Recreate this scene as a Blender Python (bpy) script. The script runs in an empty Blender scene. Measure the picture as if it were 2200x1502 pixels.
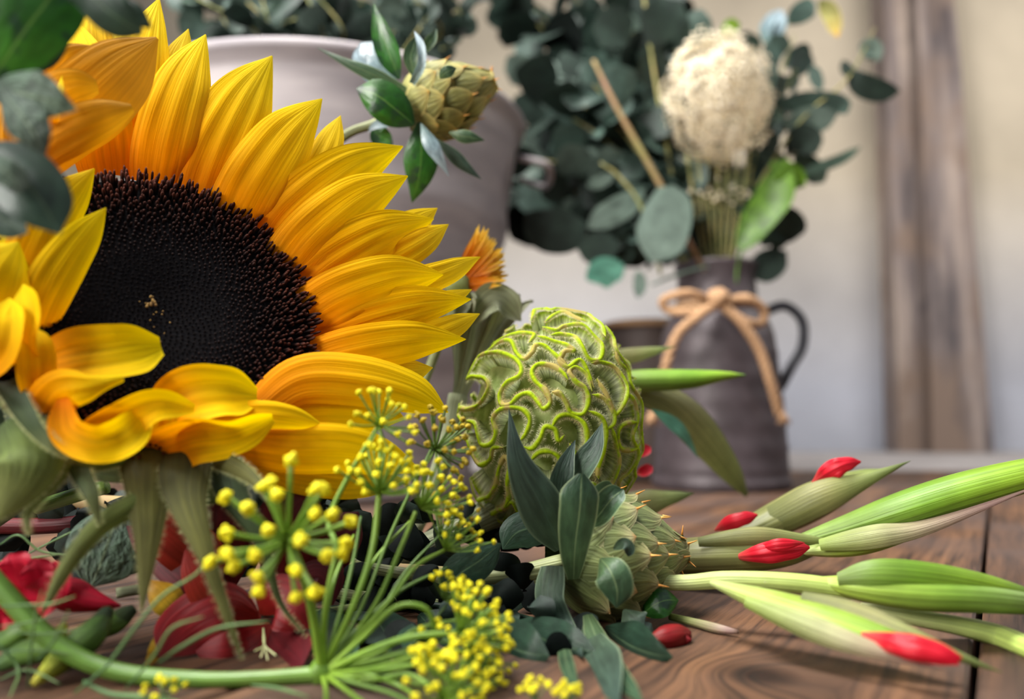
import bpy, bmesh, math, random
import numpy as np
from mathutils import Vector, Matrix, noise
random.seed(7)
rng = np.random.default_rng(5)
SC = bpy.context.scene
COL = SC.collection
W0, H0, F = 2200.0, 1502.0, 1800.0
CH = 0.08
PITCH = math.radians(4.74)
CAM = Vector((0, 0, CH))
RT = Vector((1, 0, 0)); FW = Vector((0, math.cos(PITCH), math.sin(PITCH))); UP = Vector((0, -math.sin(PITCH), math.cos(PITCH)))

ZMIN = .002                # nothing may sink below the tabletop
def P(x, y, d):
    r = FW + RT * ((x - W0 / 2) / F) + UP * ((H0 / 2 - y) / F)
    if CH + r.z * d < ZMIN and d < 1.3: d = (ZMIN - CH) / r.z
    return CAM + r * d
def PX(px, d):            # a size measured in photo pixels at depth d, in metres
    return px * d / F

# ------------------------------------------------------------------ materials
def lin(c):
    return tuple((v / 255 / 12.92 if v / 255 <= .04045 else ((v / 255 + .055) / 1.055) ** 2.4) for v in c)
def rgba(c): return (*lin(c), 1)

class NT:
    def __init__(s, name):
        s.m = bpy.data.materials.new(name); s.m.use_nodes = True
        s.t = s.m.node_tree; s.t.nodes.clear()
    def n(s, typ, **kw):
        nd = s.t.nodes.new(typ)
        for k, v in kw.items():
            if k.startswith('i_'):
                key = k[2:]; key = int(key) if key.isdigit() else key.replace('_', ' ')
                nd.inputs[key].default_value = v
            else: setattr(nd, k, v)
        return nd
    def l(s, a, b): s.t.links.new(a, b)
    def ramp(s, fac, stops, interp='LINEAR'):
        r = s.n('ShaderNodeValToRGB'); r.color_ramp.interpolation = interp
        while len(r.color_ramp.elements) < len(stops): r.color_ramp.elements.new(.5)
        for e, (p, c) in zip(r.color_ramp.elements, stops):
            e.position = p; e.color = rgba(c) if len(c) == 3 else c
        s.l(fac, r.inputs[0]); return r.outputs[0]
    def mix(s, fac, a, b, mode='MIX'):
        m = s.n('ShaderNodeMix', data_type='RGBA', blend_type=mode)
        for i, v in ((0, fac), (6, a), (7, b)):
            if hasattr(v, 'is_linked'): s.l(v, m.inputs[i])
            elif isinstance(v, tuple): m.inputs[i].default_value = rgba(v)
            else: m.inputs[i].default_value = v
        return m.outputs[2]

def plant(name, stops, transl=.25, rough=.5, streak=.25, sx=40, sy=2.5, bump=.15, spec=.35, vein=None, mottle=.15, edge=None, patches=None, coat=0):
    """leaf and petal surface: colour along the blade, fine streaks, midrib, light passing through"""
    T = NT(name)
    uv = T.n('ShaderNodeUVMap', uv_map='uv')
    sep = T.n('ShaderNodeSeparateXYZ'); T.l(uv.outputs[0], sep.inputs[0])
    mp = T.n('ShaderNodeMapping'); mp.inputs['Scale'].default_value = (sx, sy, 1); T.l(uv.outputs[0], mp.inputs[0])
    info = T.n('ShaderNodeObjectInfo')
    off = T.n('ShaderNodeCombineXYZ'); mul = T.n('ShaderNodeMath', operation='MULTIPLY', i_1=37.0)
    T.l(info.outputs['Random'], mul.inputs[0]); T.l(mul.outputs[0], off.inputs[0]); T.l(mul.outputs[0], off.inputs[2]); T.l(off.outputs[0], mp.inputs['Location'])
    ns = T.n('ShaderNodeTexNoise', i_Scale=1.0, i_Detail=3.0); T.l(mp.outputs[0], ns.inputs[0])
    tc = T.n('ShaderNodeTexCoord')
    n2 = T.n('ShaderNodeTexNoise', i_Scale=70.0, i_Detail=4.0); T.l(tc.outputs['Object'], n2.inputs[0])
    base = T.ramp(sep.outputs[1], stops)
    dark = T.ramp(ns.outputs[0], [(.3, (255 - int(255 * streak),) * 3), (.65, (255, 255, 255))])
    c = T.mix(1.0, base, dark, 'MULTIPLY')
    mot = T.ramp(n2.outputs[0], [(.3, (255 - int(255 * mottle),) * 3), (.7, (255, 255, 255))])
    c = T.mix(1.0, c, mot, 'MULTIPLY')
    if patches:
        n3 = T.n('ShaderNodeTexNoise', i_Scale=110.0, i_Detail=3.0); T.l(tc.outputs['Object'], n3.inputs[0])
        f = T.ramp(n3.outputs[0], [(.52, (0, 0, 0)), (.62, (255, 255, 255))]); c = T.mix(f, c, patches)
    # distance from the midrib 0..1
    a = T.n('ShaderNodeMath', operation='SUBTRACT', i_1=.5); T.l(sep.outputs[0], a.inputs[0])
    b = T.n('ShaderNodeMath', operation='ABSOLUTE'); T.l(a.outputs[0], b.inputs[0])
    e = T.n('ShaderNodeMath', operation='MULTIPLY', i_1=2.0); T.l(b.outputs[0], e.inputs[0])
    if vein:
        f = T.ramp(e.outputs[0], [(.0, (200, 200, 200)), (.06, (0, 0, 0))]); c = T.mix(f, c, vein)
    if edge:
        f = T.ramp(e.outputs[0], [(.86, (0, 0, 0)), (.99, (220, 220, 220))]); c = T.mix(f, c, edge)
    pb = T.n('ShaderNodeBsdfPrincipled', i_Roughness=rough); T.l(c, pb.inputs['Base Color'])
    pb.inputs['Specular IOR Level'].default_value = spec; pb.inputs['Coat Weight'].default_value = coat; pb.inputs['Coat Roughness'].default_value = .25
    bp = T.n('ShaderNodeBump', i_Strength=bump, i_Distance=.002); T.l(ns.outputs[0], bp.inputs['Height']); T.l(bp.outputs[0], pb.inputs['Normal'])
    out = T.n('ShaderNodeOutputMaterial')
    if transl > 0:
        tr = T.n('ShaderNodeBsdfTranslucent'); T.l(c, tr.inputs[0])
        mx = T.n('ShaderNodeMixShader', i_0=transl); T.l(pb.outputs[0], mx.inputs[1]); T.l(tr.outputs[0], mx.inputs[2]); T.l(mx.outputs[0], out.inputs[0])
    else: T.l(pb.outputs[0], out.inputs[0])
    return T.m

def solid(name, c1, c2=None, scale=40, rough=.6, spec=.3, bump=.2, detail=4, metal=0, transl=0, stretch=(1, 1, 1), lo=.35, hi=.65):
    T = NT(name)
    tc = T.n('ShaderNodeTexCoord'); mp = T.n('ShaderNodeMapping'); mp.inputs['Scale'].default_value = stretch
    T.l(tc.outputs['Object'], mp.inputs[0])
    ns = T.n('ShaderNodeTexNoise', i_Scale=scale, i_Detail=float(detail)); T.l(mp.outputs[0], ns.inputs[0])
    c = T.ramp(ns.outputs[0], [(lo, c1), (hi, c2 or c1)])
    pb = T.n('ShaderNodeBsdfPrincipled', i_Roughness=rough, i_Metallic=metal); pb.inputs['Specular IOR Level'].default_value = spec
    T.l(c, pb.inputs['Base Color'])
    bp = T.n('ShaderNodeBump', i_Strength=bump, i_Distance=.001); T.l(ns.outputs[0], bp.inputs['Height']); T.l(bp.outputs[0], pb.inputs['Normal'])
    out = T.n('ShaderNodeOutputMaterial')
    if transl:
        tr = T.n('ShaderNodeBsdfTranslucent'); T.l(c, tr.inputs[0])
        mx = T.n('ShaderNodeMixShader', i_0=transl); T.l(pb.outputs[0], mx.inputs[1]); T.l(tr.outputs[0], mx.inputs[2]); T.l(mx.outputs[0], out.inputs[0])
    else: T.l(pb.outputs[0], out.inputs[0])
    return T.m

def wood_mat():
    T = NT('table_wood')
    uv = T.n('ShaderNodeUVMap', uv_map='uv')      # u across the plank, v along it, in metres
    # knots bend the grain
    nz = T.n('ShaderNodeTexNoise', i_Scale=6.0, i_Detail=2.0); T.l(uv.outputs[0], nz.inputs[0])
    dv = T.n('ShaderNodeVectorMath', operation='DISTANCE'); dv.inputs[1].default_value = KNOT; T.l(uv.outputs[0], dv.inputs[0])
    kn = T.n('ShaderNodeMapRange'); kn.inputs[1].default_value = 0; kn.inputs[2].default_value = .03; kn.inputs[3].default_value = 1; kn.inputs[4].default_value = 0
    kn.interpolation_type = 'SMOOTHSTEP'
    T.l(dv.outputs['Value'], kn.inputs[0])
    sep = T.n('ShaderNodeSeparateXYZ'); T.l(uv.outputs[0], sep.inputs[0])
    m1 = T.n('ShaderNodeMath', operation='MULTIPLY_ADD', i_1=.007); T.l(nz.outputs[0], m1.inputs[0]); T.l(sep.outputs[0], m1.inputs[2])
    m2 = T.n('ShaderNodeMath', operation='MULTIPLY_ADD', i_1=.022); T.l(kn.outputs[0], m2.inputs[0]); T.l(m1.outputs[0], m2.inputs[2])
    cb = T.n('ShaderNodeCombineXYZ'); T.l(m2.outputs[0], cb.inputs[0])
    ys = T.n('ShaderNodeMath', operation='MULTIPLY', i_1=.045); T.l(sep.outputs[1], ys.inputs[0]); T.l(ys.outputs[0], cb.inputs[1])
    g1 = T.n('ShaderNodeTexNoise', i_Scale=230.0, i_Detail=5.0, i_Roughness=.65); T.l(cb.outputs[0], g1.inputs[0])
    g2 = T.n('ShaderNodeTexNoise', i_Scale=34.0, i_Detail=3.0); T.l(cb.outputs[0], g2.inputs[0])
    big = T.n('ShaderNodeTexNoise', i_Scale=7.0, i_Detail=3.0); T.l(uv.outputs[0], big.inputs[0])
    c = T.ramp(g2.outputs[0], [(.3, (64, 44, 32)), (.5, (106, 73, 50)), (.7, (138, 98, 66))])
    fine = T.ramp(g1.outputs[0], [(.36, (52, 38, 32)), (.5, (200, 200, 200)), (.66, (255, 255, 255))])
    c = T.mix(.85, c, fine, 'MULTIPLY')
    gv = T.ramp(big.outputs[0], [(.42, (0, 0, 0)), (.72, (255, 255, 255))])
    c = T.mix(gv, c, (84, 68, 62))
    kd = T.ramp(kn.outputs[0], [(.55, (255, 255, 255)), (.95, (120, 100, 90))])
    c = T.mix(1.0, c, kd, 'MULTIPLY')
    pb = T.n('ShaderNodeBsdfPrincipled', i_Roughness=.62); pb.inputs['Specular IOR Level'].default_value = .3; T.l(c, pb.inputs['Base Color'])
    bp = T.n('ShaderNodeBump', i_Strength=.55, i_Distance=.001); T.l(g1.outputs[0], bp.inputs['Height']); T.l(bp.outputs[0], pb.inputs['Normal'])
    out = T.n('ShaderNodeOutputMaterial'); T.l(pb.outputs[0], out.inputs[0])
    return T.m

def post_mat():
    T = NT('weathered_post')
    tc = T.n('ShaderNodeTexCoord'); mp = T.n('ShaderNodeMapping'); mp.inputs['Scale'].default_value = (18, 18, 1.6); T.l(tc.outputs['Object'], mp.inputs[0])
    n1 = T.n('ShaderNodeTexNoise', i_Scale=1.0, i_Detail=6.0, i_Roughness=.6); T.l(mp.outputs[0], n1.inputs[0])
    mq = T.n('ShaderNodeMapping'); mq.inputs['Scale'].default_value = (5, 5, 3.4); mq.inputs['Location'].default_value = (3.1, 0, .4); T.l(tc.outputs['Object'], mq.inputs[0])
    n2 = T.n('ShaderNodeTexNoise', i_Scale=1.3, i_Detail=3.0); T.l(mq.outputs[0], n2.inputs[0])
    c = T.ramp(n1.outputs[0], [(.34, (62, 54, 56)), (.5, (118, 106, 102)), (.66, (160, 144, 132))])
    f = T.ramp(n2.outputs[0], [(.45, (0, 0, 0)), (.62, (255, 255, 255))])
    c = T.mix(f, c, (116, 98, 86))
    f2 = T.ramp(n2.outputs[0], [(.28, (255, 255, 255)), (.4, (0, 0, 0))])
    c = T.mix(f2, c, (72, 66, 68))
    pb = T.n('ShaderNodeBsdfPrincipled', i_Roughness=.8); T.l(c, pb.inputs['Base Color'])
    out = T.n('ShaderNodeOutputMaterial'); T.l(pb.outputs[0], out.inputs[0])
    return T.m

# ------------------------------------------------------------------ object builders
ORG = {}
def root(name, label, cat, loc, group=None, kind=None):
    o = bpy.data.objects.new(name, None); COL.objects.link(o); o.location = loc; o.empty_display_size = .01
    o['label'] = label; o['category'] = cat
    if group: o['group'] = group
    if kind: o['kind'] = kind
    ORG[o.name] = Vector(loc)
    return o
def mk(name, V, Fs, mat, parent=None, uv=None, smooth=True, label=None, cat=None, group=None, kind=None, org=None):
    og = ORG[parent.name] if parent else Vector(org or (0, 0, 0))
    me = bpy.data.meshes.new(name)
    og_ = np.array(og)
    V = np.asarray(V, float) - og_
    me.from_pydata(V.tolist(), [], [list(map(int, f)) for f in Fs])
    if uv is not None:
        l = me.uv_layers.new(name='uv')
        idx = np.empty(len(me.loops), int); me.loops.foreach_get('vertex_index', idx)
        l.data.foreach_set('uv', np.asarray(uv, float)[idx].ravel())
    if smooth: me.polygons.foreach_set('use_smooth', [True] * len(me.polygons))
    me.materials.append(mat)
    me.update()
    o = bpy.data.objects.new(name, me); COL.objects.link(o)
    if parent: o.parent = parent
    else: o.location = og
    ORG[o.name] = og
    if label: o['label'] = label
    if cat: o['category'] = cat
    if group: o['group'] = group
    if kind: o['kind'] = kind
    return o

class Geo:
    """collects grids into one mesh"""
    def __init__(s): s.V = []; s.F = []; s.U = []; s.k = 0
    def add(s, V, Fs, U):
        s.V.append(np.asarray(V, float)); s.F += [[i + s.k for i in f] for f in Fs]; s.U.append(np.asarray(U, float)); s.k += len(V)
    def make(s, name, mat, parent=None, **kw):
        return mk(name, np.vstack(s.V), s.F, mat, parent, uv=np.vstack(s.U), **kw)

def cr(C, n):
    """Catmull-Rom through the control values"""
    C = np.asarray([list(c) if hasattr(c, '__len__') else [c] for c in C], float)
    m = len(C)
    if m == 1: return np.repeat(C, n, 0)
    if m == 2: C = np.vstack([C[0], (C[0] + C[1]) / 2, C[1]]); m = 3
    E = np.vstack([2 * C[0] - C[1], C, 2 * C[-1] - C[-2]])
    out = []
    for t in np.linspace(0, m - 1, n):
        i = min(int(t), m - 2); u = t - i
        a, b, c, d = E[i], E[i + 1], E[i + 2], E[i + 3]
        out.append(.5 * ((2 * b) + (c - a) * u + (2 * a - 5 * b + 4 * c - d) * u * u + (3 * b - a - 3 * c + d) * u ** 3))
    return np.array(out)
def unit(v):
    v = np.asarray(v, float); return v / np.maximum(np.linalg.norm(v, axis=-1, keepdims=True), 1e-12)
def grid_faces(a, b, closed=False):
    fs = []
    for i in range(a - 1):
        for j in range(b if closed else b - 1):
            j2 = (j + 1) % b
            fs.append([i * b + j, i * b + j2, (i + 1) * b + j2, (i + 1) * b + j])
    return fs

def tube_geo(pts, radii, segs=8, n=None, flat=1.0, ref=None, cap=True, rib=0, ribn=8):
    n = n or max(4, 4 * len(pts))
    C = cr(pts, n); R = np.maximum(cr(radii, n)[:, 0], 1e-6)
    T = unit(np.gradient(C, axis=0))
    N = np.array(ref if ref is not None else (0, 0, 1), float)
    if abs(T[0] @ N) > .9: N = np.array((1., 0, 0)) if abs(T[0][0]) < .8 else np.array((0, 1., 0))
    V = []; U = []
    for i in range(n):
        N = N - T[i] * (T[i] @ N); N /= np.linalg.norm(N); B = np.cross(T[i], N)
        for j in range(segs):
            a = 2 * math.pi * j / segs; r = R[i] * (1 + rib * math.cos(ribn * a))
            V.append(C[i] + r * (math.cos(a) * N * flat + math.sin(a) * B)); U.append((j / segs, i / (n - 1)))
    Fs = grid_faces(n, segs, True)
    if cap:
        Fs.append(list(range(segs))[::-1]); Fs.append([(n - 1) * segs + j for j in range(segs)])
    return V, Fs, U

PROF = {'petal': [.6, .84, .98, 1, .92, .68, .02], 'leaf': [.12, .6, .95, 1, .78, .42, .01], 'lance': [.5, .85, 1, .85, .6, .3, .01],
        'round': [.12, .7, .97, 1.02, .95, .7, .03], 'taper': [1, .95, .85, .7, .5, .27, .01], 'blunt': [.3, .8, 1, 1.05, 1.05, .8, .1],
        'strap': [.8, 1, 1, 1, .9, .6, .02]}
def blade_geo(pts, hw, prof='petal', roll=0, cup=0, nu=13, nv=26, ridge=0, nr=3, wave=0, wf=3, ref=None, curl=0, notch=0):
    """pts: 3D control points of the midline; hw half width; roll turns the face about the midline (deg, may be a list); cup: half angle of the
    cross-section arc (rad, list allowed), towards the viewer when positive"""
    C = cr(pts, nv); T = unit(np.gradient(C, axis=0))
    w = np.maximum(cr(PROF[prof] if isinstance(prof, str) else prof, nv)[:, 0], .005) * hw
    ro = np.radians(cr(roll if hasattr(roll, '__len__') else [roll, roll], nv)[:, 0])
    cu = cr(cup if hasattr(cup, '__len__') else [cup, cup], nv)[:, 0]
    V = []; U = []; ph = random.random() * 6
    us = np.linspace(-1, 1, nu)
    for i in range(nv):
        N = np.array(ref, float) if ref is not None else unit(np.array(CAM) - C[i])
        N = N - T[i] * (T[i] @ N)
        if np.linalg.norm(N) < 1e-5: N = np.array((0, 0, 1.)) - T[i] * T[i][2]
        N = unit(N); S = np.cross(T[i], N)
        c, s = math.cos(ro[i]), math.sin(ro[i]); S, N = S * c + N * s, N * c - S * s
        t = i / (nv - 1)
        for u in us:
            a = cu[i]
            if abs(a) > .02: x = math.sin(u * a) / a; z = (1 - math.cos(u * a)) / a
            else: x, z = u, 0
            z += ridge * math.cos(nr * math.pi * u) * math.sin(math.pi * min(1, t * 1.1)) * (1 - .3 * abs(u))
            z += wave * math.sin(wf * 2 * math.pi * t + ph + (2 if u > 0 else 0)) * u * u
            tt = notch * abs(u) ** 2 * t ** 6
            V.append(C[i] + w[i] * (x * S + z * N) - T[i] * tt * hw); U.append(((u + 1) / 2, t))
    return V, grid_faces(nv, nu), U
def blade(name, pts, hw, mat, parent, label=None, **kw):
    V, Fs, U = blade_geo(pts, hw, **kw)
    return mk(name, V, Fs, mat, parent, uv=U, label=label)
def tube(name, pts, radii, mat, parent=None, label=None, cat=None, group=None, **kw):
    V, Fs, U = tube_geo(pts, radii, **kw)
    return mk(name, V, Fs, mat, parent, uv=U, label=label, cat=cat, group=group, org=(pts[0] if parent is None else None))
def pp(L, d=None):
    return [P(*q) if len(q) == 3 else P(q[0], q[1], d) for q in L]
def lathe(prof, segs=48, cx=0, cy=0, z0=0):
    V = []; U = []
    for i, (r, z) in enumerate(prof):
        for j in range(segs):
            a = 2 * math.pi * j / segs; V.append((cx + r * math.cos(a), cy + r * math.sin(a), z0 + z)); U.append((j / segs, i / (len(prof) - 1)))
    return V, grid_faces(len(prof), segs, True), U
def blob(c, r, k=1):
    """small bumpy ball as raw geometry"""
    bm = bmesh.new(); bmesh.ops.create_icosphere(bm, subdivisions=k, radius=1)
    V = [np.array(v.co) for v in bm.verts]; Fs = [[v.index for v in f.verts] for f in bm.faces]; bm.free()
    c = np.array(c)
    return [c + r * v * (1 + .25 * random.uniform(-1, 1)) for v in V], Fs, [(.5, .5)] * len(V)
BLOB = {k: blob((0, 0, 0), 1, k) for k in (1, 2)}
def add_blob(G, c, r, k=1, sq=(1, 1, 1)):
    V, Fs, U = BLOB[k]; a = random.random() * 6; ca, sa = math.cos(a), math.sin(a)
    R = np.array([[ca, -sa, 0], [sa, ca, 0], [0, 0, 1]])
    G.add((np.array(V) @ R.T) * np.array(sq) * r + np.array(c), Fs, U)
def fuzz(parent, name, base_pts, dirs, length, mat, w=.00005):
    """short hairs standing on a surface"""
    G = Geo()
    V = []; Fs = []; k = 0
    for p, d in zip(base_pts, dirs):
        p = np.array(p); d = unit(np.array(d) + rng.normal(0, .25, 3)); s = unit(np.cross(d, rng.normal(0, 1, 3)))
        L = length * random.uniform(.5, 1.2)
        V += [p - s * w, p + s * w, p + d * L]; Fs.append([k, k + 1, k + 2]); k += 3
    o = mk(name, V, Fs, mat, parent, uv=[(.5, .5)] * k); o['kind'] = 'stuff'
    return o

# ------------------------------------------------------------------ palette
KNOT = (.02, .36, 0)
M = {}
M['petal'] = plant('sunflower_petal', [(0, (240, 130, 2)), (.25, (252, 164, 0)), (.55, (255, 202, 0)), (1, (255, 226, 0))], transl=.42, rough=.7, streak=.12, sx=14, sy=1.0, bump=.3, spec=.08, mottle=.04)
M['petal_back'] = plant('sunflower_petal_back', [(0, (240, 160, 4)), (.5, (255, 200, 4)), (1, (255, 222, 30))], transl=.55, rough=.7, streak=.1, sx=14, sy=1.0, bump=.3, spec=.08, mottle=.03)
M['petal_dull'] = plant('sunflower_petal_painted_shade', [(0, (226, 136, 6)), (.6, (232, 160, 10)), (1, (214, 156, 20))], transl=.3, rough=.6, streak=.12, sx=16, sy=1.0, bump=.3, spec=.15, mottle=.06)  # duller copy of the petal gold, shade put into the colour
M['disc_in'] = solid('sunflower_disc_inner', (6, 6, 9), (16, 13, 14), scale=900, rough=.9, bump=.5, spec=.05)
M['floret'] = plant('disc_floret', [(0, (22, 12, 12)), (.55, (44, 24, 20)), (1, (96, 44, 26))], transl=0, rough=.7, streak=.1, bump=0, spec=.1, mottle=.3)
M['floret_in'] = solid('disc_floret_inner', (6, 6, 9), (18, 13, 12), scale=500, rough=.9, spec=.05, bump=0)
M['speck'] = solid('dry_pollen', (110, 80, 40), (150, 120, 60), scale=500, rough=.8)
M['sepal'] = plant('sunflower_bract', [(0, (96, 118, 60)), (.5, (132, 150, 74)), (1, (152, 160, 96))], transl=.3, rough=.7, streak=.2, sx=12, bump=.3, mottle=.2)
M['sepal_dk'] = plant('sunflower_bract_dark', [(0, (46, 64, 40)), (.5, (76, 96, 52)), (1, (136, 144, 86))], transl=.15, rough=.7, streak=.2, sx=12, bump=.3, mottle=.25)
M['sepal_olive'] = plant('sunflower_bract_olive', [(0, (66, 66, 28)), (.45, (112, 112, 50)), (1, (150, 152, 92))], transl=.3, rough=.7, streak=.2, sx=12, bump=.3, mottle=.15)
M['hair'] = solid('plant_hair', (206, 212, 150), (226, 228, 180), rough=.6, transl=.4)
M['leaf_dk'] = plant('leaf_dark', [(0, (38, 62, 46)), (.5, (44, 70, 54)), (1, (52, 80, 60))], transl=.1, rough=.42, streak=.2, sx=6, sy=6, bump=.2, spec=.4, vein=(92, 116, 84), mottle=.25)
M['leaf_grey'] = plant('leaf_grey_green', [(0, (66, 88, 74)), (.5, (76, 98, 84)), (1, (86, 108, 92))], transl=.12, rough=.55, streak=.25, sx=6, sy=6, bump=.35, spec=.35, vein=(120, 140, 110), mottle=.25)
M['leaf_br'] = plant('leaf_bright', [(0, (40, 92, 28)), (.5, (50, 118, 34)), (1, (70, 128, 40))], transl=.25, rough=.35, streak=.2, sx=6, sy=6, bump=.2, spec=.6, vein=(110, 150, 70), mottle=.3, patches=(28, 60, 34))
M['leaf_white'] = plant('leaf_painted_sheen', [(0, (120, 150, 140)), (.5, (176, 204, 214)), (1, (200, 222, 234))], transl=.2, rough=.25, streak=.3, sx=8, sy=5, bump=.4, spec=.9, mottle=.2)  # blue-white reflected light painted into the leaf colour
M['leaf_hairy'] = plant('leaf_wrinkled', [(0, (84, 112, 92)), (1, (110, 134, 108))], transl=.1, rough=.65, streak=.4, sx=9, sy=9, bump=1.0, spec=.4, vein=(136, 154, 118), mottle=.35)
M['leaf_mid'] = plant('safflower_leaf', [(0, (92, 118, 74)), (.4, (72, 100, 68)), (1, (56, 86, 62))], transl=.2, rough=.45, streak=.2, sx=6, sy=6, bump=.3, spec=.4, vein=(140, 158, 110), mottle=.2, edge=(150, 166, 120))
M['leaf_slate'] = plant('safflower_leaf_slate', [(0, (90, 112, 84)), (.4, (70, 92, 74)), (1, (52, 72, 64))], transl=.1, rough=.5, streak=.25, sx=7, sy=5, bump=.3, spec=.35, vein=(70, 92, 76), mottle=.25, edge=(120, 138, 110))
M['stem'] = plant('safflower_stem', [(0, (120, 124, 78)), (1, (164, 172, 118))], transl=0, rough=.55, streak=.3, sx=14, sy=1, bump=.5, mottle=.15)
M['bract'] = plant('safflower_bract', [(0, (96, 116, 66)), (.5, (150, 162, 98)), (.85, (190, 182, 126)), (1, (214, 150, 80))], edge=(196, 190, 140), transl=.15, rough=.6, streak=.3, sx=14, sy=1.5, bump=.5, mottle=.2)
M['bract_up'] = plant('safflower_bract_pale', [(0, (120, 124, 66)), (.5, (186, 182, 106)), (.85, (214, 190, 100)), (1, (244, 176, 46))], edge=(226, 206, 130), transl=.15, rough=.6, streak=.25, sx=14, sy=1.5, bump=.5, mottle=.2)
M['spine'] = solid('orange_spine', (214, 140, 60), (230, 170, 90), rough=.5)
M['orange'] = plant('safflower_floret', [(0, (232, 96, 4)), (.55, (252, 146, 10)), (1, (255, 214, 70))], transl=.35, rough=.5, streak=.1, bump=.1)
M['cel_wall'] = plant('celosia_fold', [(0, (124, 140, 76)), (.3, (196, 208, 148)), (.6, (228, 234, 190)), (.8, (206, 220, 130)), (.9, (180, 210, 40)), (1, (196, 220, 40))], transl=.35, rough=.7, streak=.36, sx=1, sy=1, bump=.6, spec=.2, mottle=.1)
M['cel_rim'] = plant('celosia_rim', [(0, (214, 240, 20)), (.3, (186, 214, 30)), (.7, (176, 196, 70)), (1, (214, 214, 150))], transl=.35, rough=.75, streak=.12, sx=1, sy=1, bump=.2, spec=.1, mottle=.12, patches=(186, 168, 96))
M['cel_core'] = solid('celosia_core', (130, 146, 80), (176, 186, 124), scale=120, rough=.9, bump=1)
M['cel_hair'] = solid('celosia_hair', (232, 232, 190), (196, 178, 124), scale=60, rough=.7, transl=.4)
M['cel_pale'] = plant('celosia_pale', [(0, (176, 184, 146)), (.6, (184, 190, 156)), (1, (210, 212, 176))], transl=.2, rough=.8, streak=.35, sx=60, sy=2, bump=.6, spec=.15)
M['fennel'] = plant('fennel_stem', [(0, (92, 132, 46)), (.6, (104, 144, 54)), (1, (126, 164, 70))], transl=.0, rough=.4, streak=.25, sx=12, sy=1, bump=.3, spec=.5, mottle=.1)
M['ray'] = plant('fennel_ray', [(0, (150, 184, 60)), (.5, (120, 160, 54)), (1, (136, 170, 60))], transl=.1, rough=.45, streak=.15, sx=6, sy=1, bump=.1, spec=.4)
M['ray_dk'] = plant('fennel_ray_painted_shade', [(0, (110, 140, 56)), (1, (84, 116, 50))], transl=.1, rough=.5, streak=.15, sx=6, sy=1, bump=.1)  # darker copy of the ray green, shade painted in
M['fl_yel'] = solid('fennel_floret', (252, 240, 30), (216, 206, 24), scale=260, rough=.55, bump=.4, transl=.2)
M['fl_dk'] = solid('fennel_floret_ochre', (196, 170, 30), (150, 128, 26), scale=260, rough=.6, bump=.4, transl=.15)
M['frond'] = plant('fennel_frond', [(0, (70, 108, 60)), (1, (120, 150, 90))], transl=.1, rough=.5, streak=.1, bump=.1)
M['red'] = plant('red_petal', [(0, (180, 50, 36)), (.3, (156, 22, 26)), (1, (140, 12, 22))], transl=.25, rough=.5, streak=.22, sx=14, sy=1.4, bump=.3, mottle=.15)
M['red_dk'] = plant('dark_red_petal', [(0, (112, 20, 24)), (1, (92, 8, 22))], transl=.2, rough=.55, streak=.25, sx=14, sy=1.4, bump=.3, mottle=.2)
M['red_or'] = plant('orange_red_petal', [(0, (190, 66, 40)), (1, (188, 44, 34))], transl=.25, rough=.55, streak=.2, sx=14, sy=1.4, bump=.3, mottle=.2)
M['pink'] = plant('crimson_petal', [(0, (206, 30, 60)), (1, (226, 32, 66))], transl=.25, rough=.5, streak=.15, sx=8, sy=1.4, bump=.3, mottle=.1)
M['glad_red'] = plant('gladiolus_petal', [(0, (226, 90, 84)), (.25, (226, 30, 50)), (1, (214, 16, 44))], transl=.2, rough=.45, streak=.12, sx=12, sy=1, bump=.25, mottle=.1)
GS = dict(transl=.12, rough=.45, streak=.22, sx=30, sy=.8, bump=.35, spec=.4, mottle=.12)
M['glad'] = plant('gladiolus_green', [(0, (206, 218, 140)), (.3, (178, 204, 80)), (.7, (136, 176, 62)), (1, (120, 140, 80))], **GS)
M['glad2'] = plant('gladiolus_green_vivid', [(0, (140, 164, 84)), (.5, (124, 168, 48)), (.85, (150, 188, 50)), (1, (90, 124, 54))], **GS)
M['glad_ol'] = plant('gladiolus_olive', [(0, (124, 130, 70)), (.4, (152, 150, 92)), (.75, (142, 156, 84)), (1, (96, 112, 52))], **GS)
M['glad_pale'] = plant('gladiolus_pale', [(0, (226, 232, 170)), (.5, (206, 222, 130)), (1, (186, 210, 100))], **GS)
M['glad_mauve'] = plant('gladiolus_mauve', [(0, (160, 182, 84)), (.5, (170, 164, 120)), (.85, (170, 136, 126)), (1, (150, 120, 104))], **GS)
M['yellow_pet'] = plant('yellow_petal', [(0, (150, 150, 60)), (.5, (226, 180, 40)), (1, (216, 150, 40))], transl=.3, streak=.2)
M['bud_grn'] = plant('freesia_bud', [(0, (70, 104, 52)), (.7, (100, 134, 50)), (.88, (190, 196, 60)), (1, (214, 206, 70))], transl=.1, streak=.3, sx=12, sy=1, bump=.4)
M['euc'] = plant('eucalyptus_leaf', [(0, (60, 82, 72)), (1, (78, 100, 90))], transl=.12, rough=.55, streak=.2, sx=4, sy=4, bump=.1, mottle=.2)
M['euc_lt'] = plant('eucalyptus_leaf_grey', [(0, (104, 124, 112)), (1, (116, 134, 122))], transl=.12, rough=.5, streak=.2, sx=4, sy=4, bump=.1, mottle=.2)
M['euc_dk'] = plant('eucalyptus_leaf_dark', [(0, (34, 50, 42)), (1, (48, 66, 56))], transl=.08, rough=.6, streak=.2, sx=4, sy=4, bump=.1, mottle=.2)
M['euc_black'] = plant('leaf_painted_shade', [(0, (14, 22, 20)), (1, (22, 32, 28))], transl=.03, rough=.7, streak=.2, sx=4, sy=4, bump=.1, spec=.15, mottle=.2)  # near-black green, deep shade painted as leaf colour
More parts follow.
